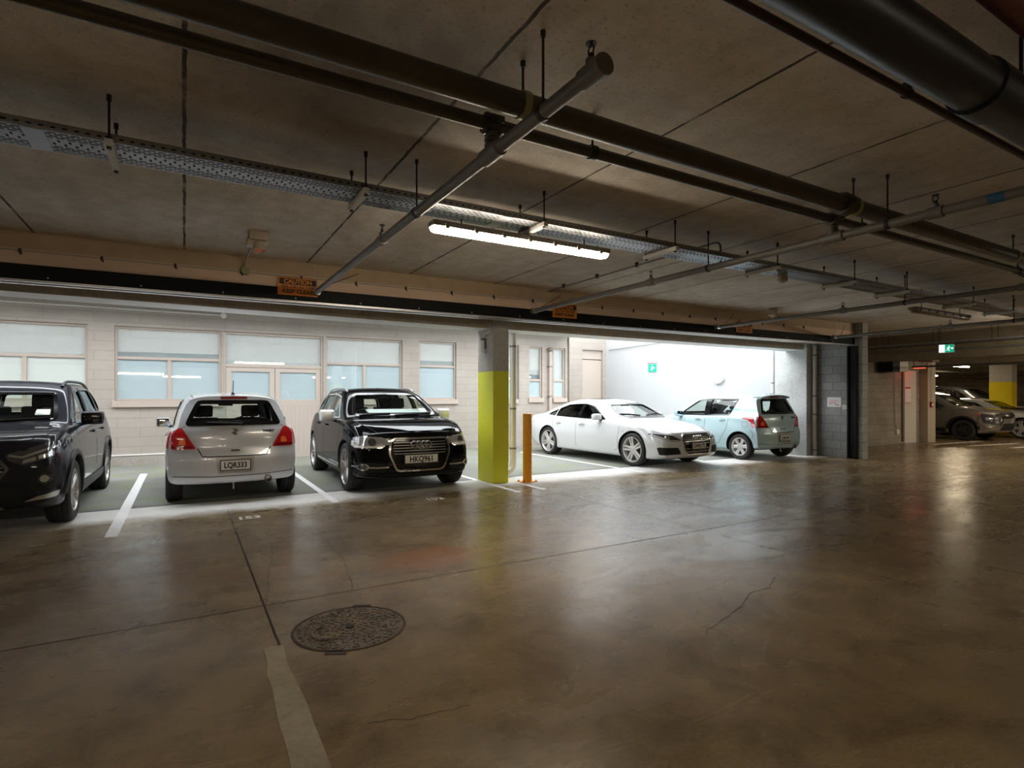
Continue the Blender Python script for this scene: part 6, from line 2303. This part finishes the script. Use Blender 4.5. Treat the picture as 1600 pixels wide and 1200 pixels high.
# ------------------------------------------------------------------ far aisle fittings
fd = tag(empty('extract_duct', (19.0, 8.62, 2.7)), 'brown duct and equipment boxes with red warning light above the white door', 'duct')
for nm, a, b, m in (('duct', (-.85, -.16, -.06), (1.40, .16, .16), 'duct_brown'), ('end_box', (1.0, -.2, -.16), (1.45, .2, .16), 'duct_brown'), ('damper_box', (-1.35, -.2, -.52), (-.95, .2, -.10), 'fire_black'), ('lit_panel', (-.94, -.18, -.51), (-.42, .12, -.16), 'galv_white'), ('motor_box', (-1.30, -.15, -.08), (-.85, .15, .14), 'fire_black'), ('side_box', (-.38, -.17, -.45), (-.10, .14, -.05), 'duct_brown')):
    bm = bm_new()
    box2(bm, a, b, bevel=.006)
    obj(nm, bm, m, fd, smooth=0)
for z in (.02, .10):
    bm = bm_new()
    box2(bm, (.45, -.172, z - .02), (.95, -.158, z + .02))
    obj('louvre', bm, 'galv_white', fd, smooth=0)
bm = bm_new()
for q in (-.8, .1, 1.2):
    add_cyl(bm, (q, 0, .15), (q, 0, ZC - 2.7), .008, 8)
obj('hanger_rod', bm, 'rod_steel', fd)
for nm, a, b, m in (('beacon_case', (-.03, -.16, -.34), (.77, .16, -.18), 'duct_brown'), ('beacon_lens', (-.02, -.15, -.37), (.70, .15, -.34), 'beacon_red'), ('beacon_strip', (-1.05, -.18, -.085), (1.0, -.161, -.065), 'beacon_red')):
    bm = bm_new()
    box2(bm, a, b, bevel=.003)
    q = obj(nm, bm, m, fd, smooth=0)
    if m == 'beacon_red':
        q['label'] = 'glowing red warning light'
d3 = struct(empty('door_3', (19.70, 8.93, 0)), 'white flush door in the aisle wall under the red light')
bm = bm_new()
box2(bm, (-.36, -.04, 0), (.36, .0, 2.28), bevel=.003)
obj('door_leaf', bm, 'door_white', d3, smooth=0)
bm = bm_new()
box2(bm, (.37, -.03, 0), (.43, .02, 2.34), bevel=.003)
box2(bm, (-.43, -.03, 0), (-.37, .02, 2.34), bevel=.003)
box2(bm, (-.43, -.03, 2.29), (.43, .02, 2.34), bevel=.003)
obj('frame', bm, 'duct_brown', d3, smooth=0)
fn = tag(empty('door_notice', (19.52, 8.885, 1.50)), 'fire notice with red heading on the white aisle door', 'notice')
bm = bm_new()
box2(bm, (-.17, -.004, -.27), (.17, .003, .27))
obj('sheet', bm, 'sign_white', fn, smooth=0)
bm = bm_new()
box2(bm, (-.16, -.006, .20), (.16, -.003, .26))
box2(bm, (-.16, -.006, -.26), (.16, -.003, -.23))
obj('red_band', bm, 'ink_red', fn, smooth=0)
bm = bm_new()
for k in range(8):
    box2(bm, (-.14, -.006, .15 - .047 * k), (.05 + .08 * (k % 3), -.003, .162 - .047 * k))
obj('printed_line', bm, 'ink_pink', fn, smooth=0)
cp = tag(empty('fire_call_point', (20.60, 8.72, 1.20)), 'dark red fire call point on the cream column', 'call point')
bm = bm_new()
box2(bm, (-.06, -.05, -.09), (.06, 0, .09), bevel=.006)
obj('case', bm, 'call_red', cp, smooth=0)
bm = bm_new()
box2(bm, (-.04, -.055, -.04), (.04, -.045, .04))
obj('push_panel', bm, 'sign_white', cp, smooth=0)
bm = bm_new()
add_cyl(bm, (0, -.02, .09), (0, -.02, 1.35), .01, 8)
obj('conduit', bm, 'pvc_cream', cp, smooth=60)
so = tag(empty('power_socket', (18.95, 8.93, .36)), 'small socket with a conduit on the brown aisle wall', 'socket')
bm = bm_new()
box2(bm, (-.06, -.05, -.06), (.06, .02, .08), bevel=.006)
obj('case', bm, 'plastic_white', so, smooth=0)
bm = bm_new()
add_tube(bm, [(0, -.02, .08), (-.04, -.02, .2), (-.12, -.02, .3), (-.14, -.02, .6), (-.14, -.02, 1.82)], .014, 8)
obj('conduit', bm, 'pvc_cream', so, smooth=60)
# services crossing the far aisle
t2 = tag(empty('cable_tray', (16.45, 8.9, 2.80), math.radians(-90)), 'second perforated cable tray crossing the far aisle', 'cable tray')
obj('tray', tray_mesh(0, 5.6, .30, 0), 'galvanised', t2, smooth=0)
bm = bm_new()
for y in (.8, 2.0, 3.2, 4.4):
    for q in (-.02, .32):
        add_cyl(bm, (y, q, 0), (y, q, ZC - 2.80), .006, 8)
    box2(bm, (y - .02, -.04, -.03), (y + .02, .34, -.004))
obj('hanger_rod', bm, 'rod_steel', t2)
for x, z, r, m, l in ((16.05, 2.60, .028, 'pipe_grey', 'grey pipe crossing the far aisle under the second tray'), (15.75, 2.72, .022, 'pipe_dark', 'dark pipe crossing the far aisle above the grey one'), (18.6, 2.33, .03, 'pipe_dark', 'dark pipe beyond the aisle beam')):
    p = tag(empty('aisle_pipe', (x, 8.9, z)), l, 'pipe')
    bm = bm_new()
    add_cyl(bm, (0, -.55, 0), (0, -5.6, 0), r, 12)
    obj('pipe', bm, m, p, smooth=60)
    bm = bm_new()
    for y in (-.8, -2.4, -4.0):
        add_cyl(bm, (0, y, r), (0, y, ZC - z - (.70 if x > 17.3 and x < 17.95 else 0)), .005, 6)
    obj('hanger_rod', bm, 'rod_steel', p)
for y, z, l in ((11.6, 2.55, 'pale pipe under the ceiling of the far bays, nearer'), (14.5, 2.5, 'pale pipe under the ceiling of the far bays, further')):
    p = tag(empty('aisle_pipe', (21, y, z)), l, 'pipe')
    bm = bm_new()
    add_cyl(bm, (0, 0, 0), (22.7, 0, 0), .035, 12)
    obj('pipe', bm, 'pipe_grey', p, smooth=60)
    bm = bm_new()
    for q in (1, 6, 11, 16):
        add_cyl(bm, (q, 0, .03), (q, 0, ZC - z), .006, 6)
    obj('hanger_rod', bm, 'rod_steel', p)

# ------------------------------------------------------------------ the cars
c = make_charcoal_suv()
place_car(c, -1.99, 9.64, -91, 'dark charcoal SUV parked at the left edge of the picture')
c = make_hatch('paint_silver', 'LQR333', rim_single(6), 'alloy_bright', False)
place_car(c, .60, 10.36, 90.3, 'silver hatchback seen from behind with number plate LQR333')
c = make_black_suv()
place_car(c, 3.10, 10.17, -91.6, 'black SUV with chrome mirrors and number plate HKQ961')
c = make_white_sedan()
place_car(c, 8.93, 10.36, -87.0, 'white four-door coupe with silver wheels parked beside the pale blue hatchback')
c = make_hatch('paint_blue', 'CAH101', rim_single(6), 'alloy_bright', True)
place_car(c, 11.88, 9.72, 90, 'pale blue hatchback with a roof spoiler beside the bare column')
c = make_bronze_suv()
place_car(c, 23.25, 9.88, -90, 'bronze-grey SUV with chrome front blades in the far bays')
c = make_white_sedan(False, 'paint_white')
place_car(c, 25.85, 9.28, -90, 'white saloon parked behind the bronze-grey SUV')
c = make_bronze_suv('paint_navy')
place_car(c, 28.9, 11.2, -90, 'large black vehicle behind the yellow column')
c.root.scale = (1.14, 1.08, 1.16)

# ------------------------------------------------------------------ light and camera
sc = bpy.context.scene
w = bpy.data.worlds.new('sky')
sc.world = w
w.use_nodes = True
nt = w.node_tree
bg = nt.nodes['Background']
bg.inputs[0].default_value = (0.93, 0.97, 1.0, 1)
bg.inputs[1].default_value = 8.0

cam = bpy.data.objects.new('camera', bpy.data.cameras.new('camera'))
C.objects.link(cam)
cam.location = (0, 0, 1.45)
yaw = math.atan(512 / 876)
cam.rotation_euler = (math.radians(90), 0, -yaw)
cam.data.sensor_width = 36
cam.data.lens = 876 / 1600 * 36
cam.data.shift_y = 20 / 1600
cam.data.clip_start = 0.05
sc.camera = cam
sc.view_settings.view_transform = 'Standard'
sc.view_settings.look = 'None'
sc.view_settings.gamma = 1
sc.view_settings.exposure = 0
sc.cycles.max_bounces = 10
sc.cycles.diffuse_bounces = 5
sc.cycles.glossy_bounces = 5
sc.cycles.transparent_max_bounces = 16
sc.cycles.sample_clamp_indirect = 6
sc.cycles.use_denoising = True
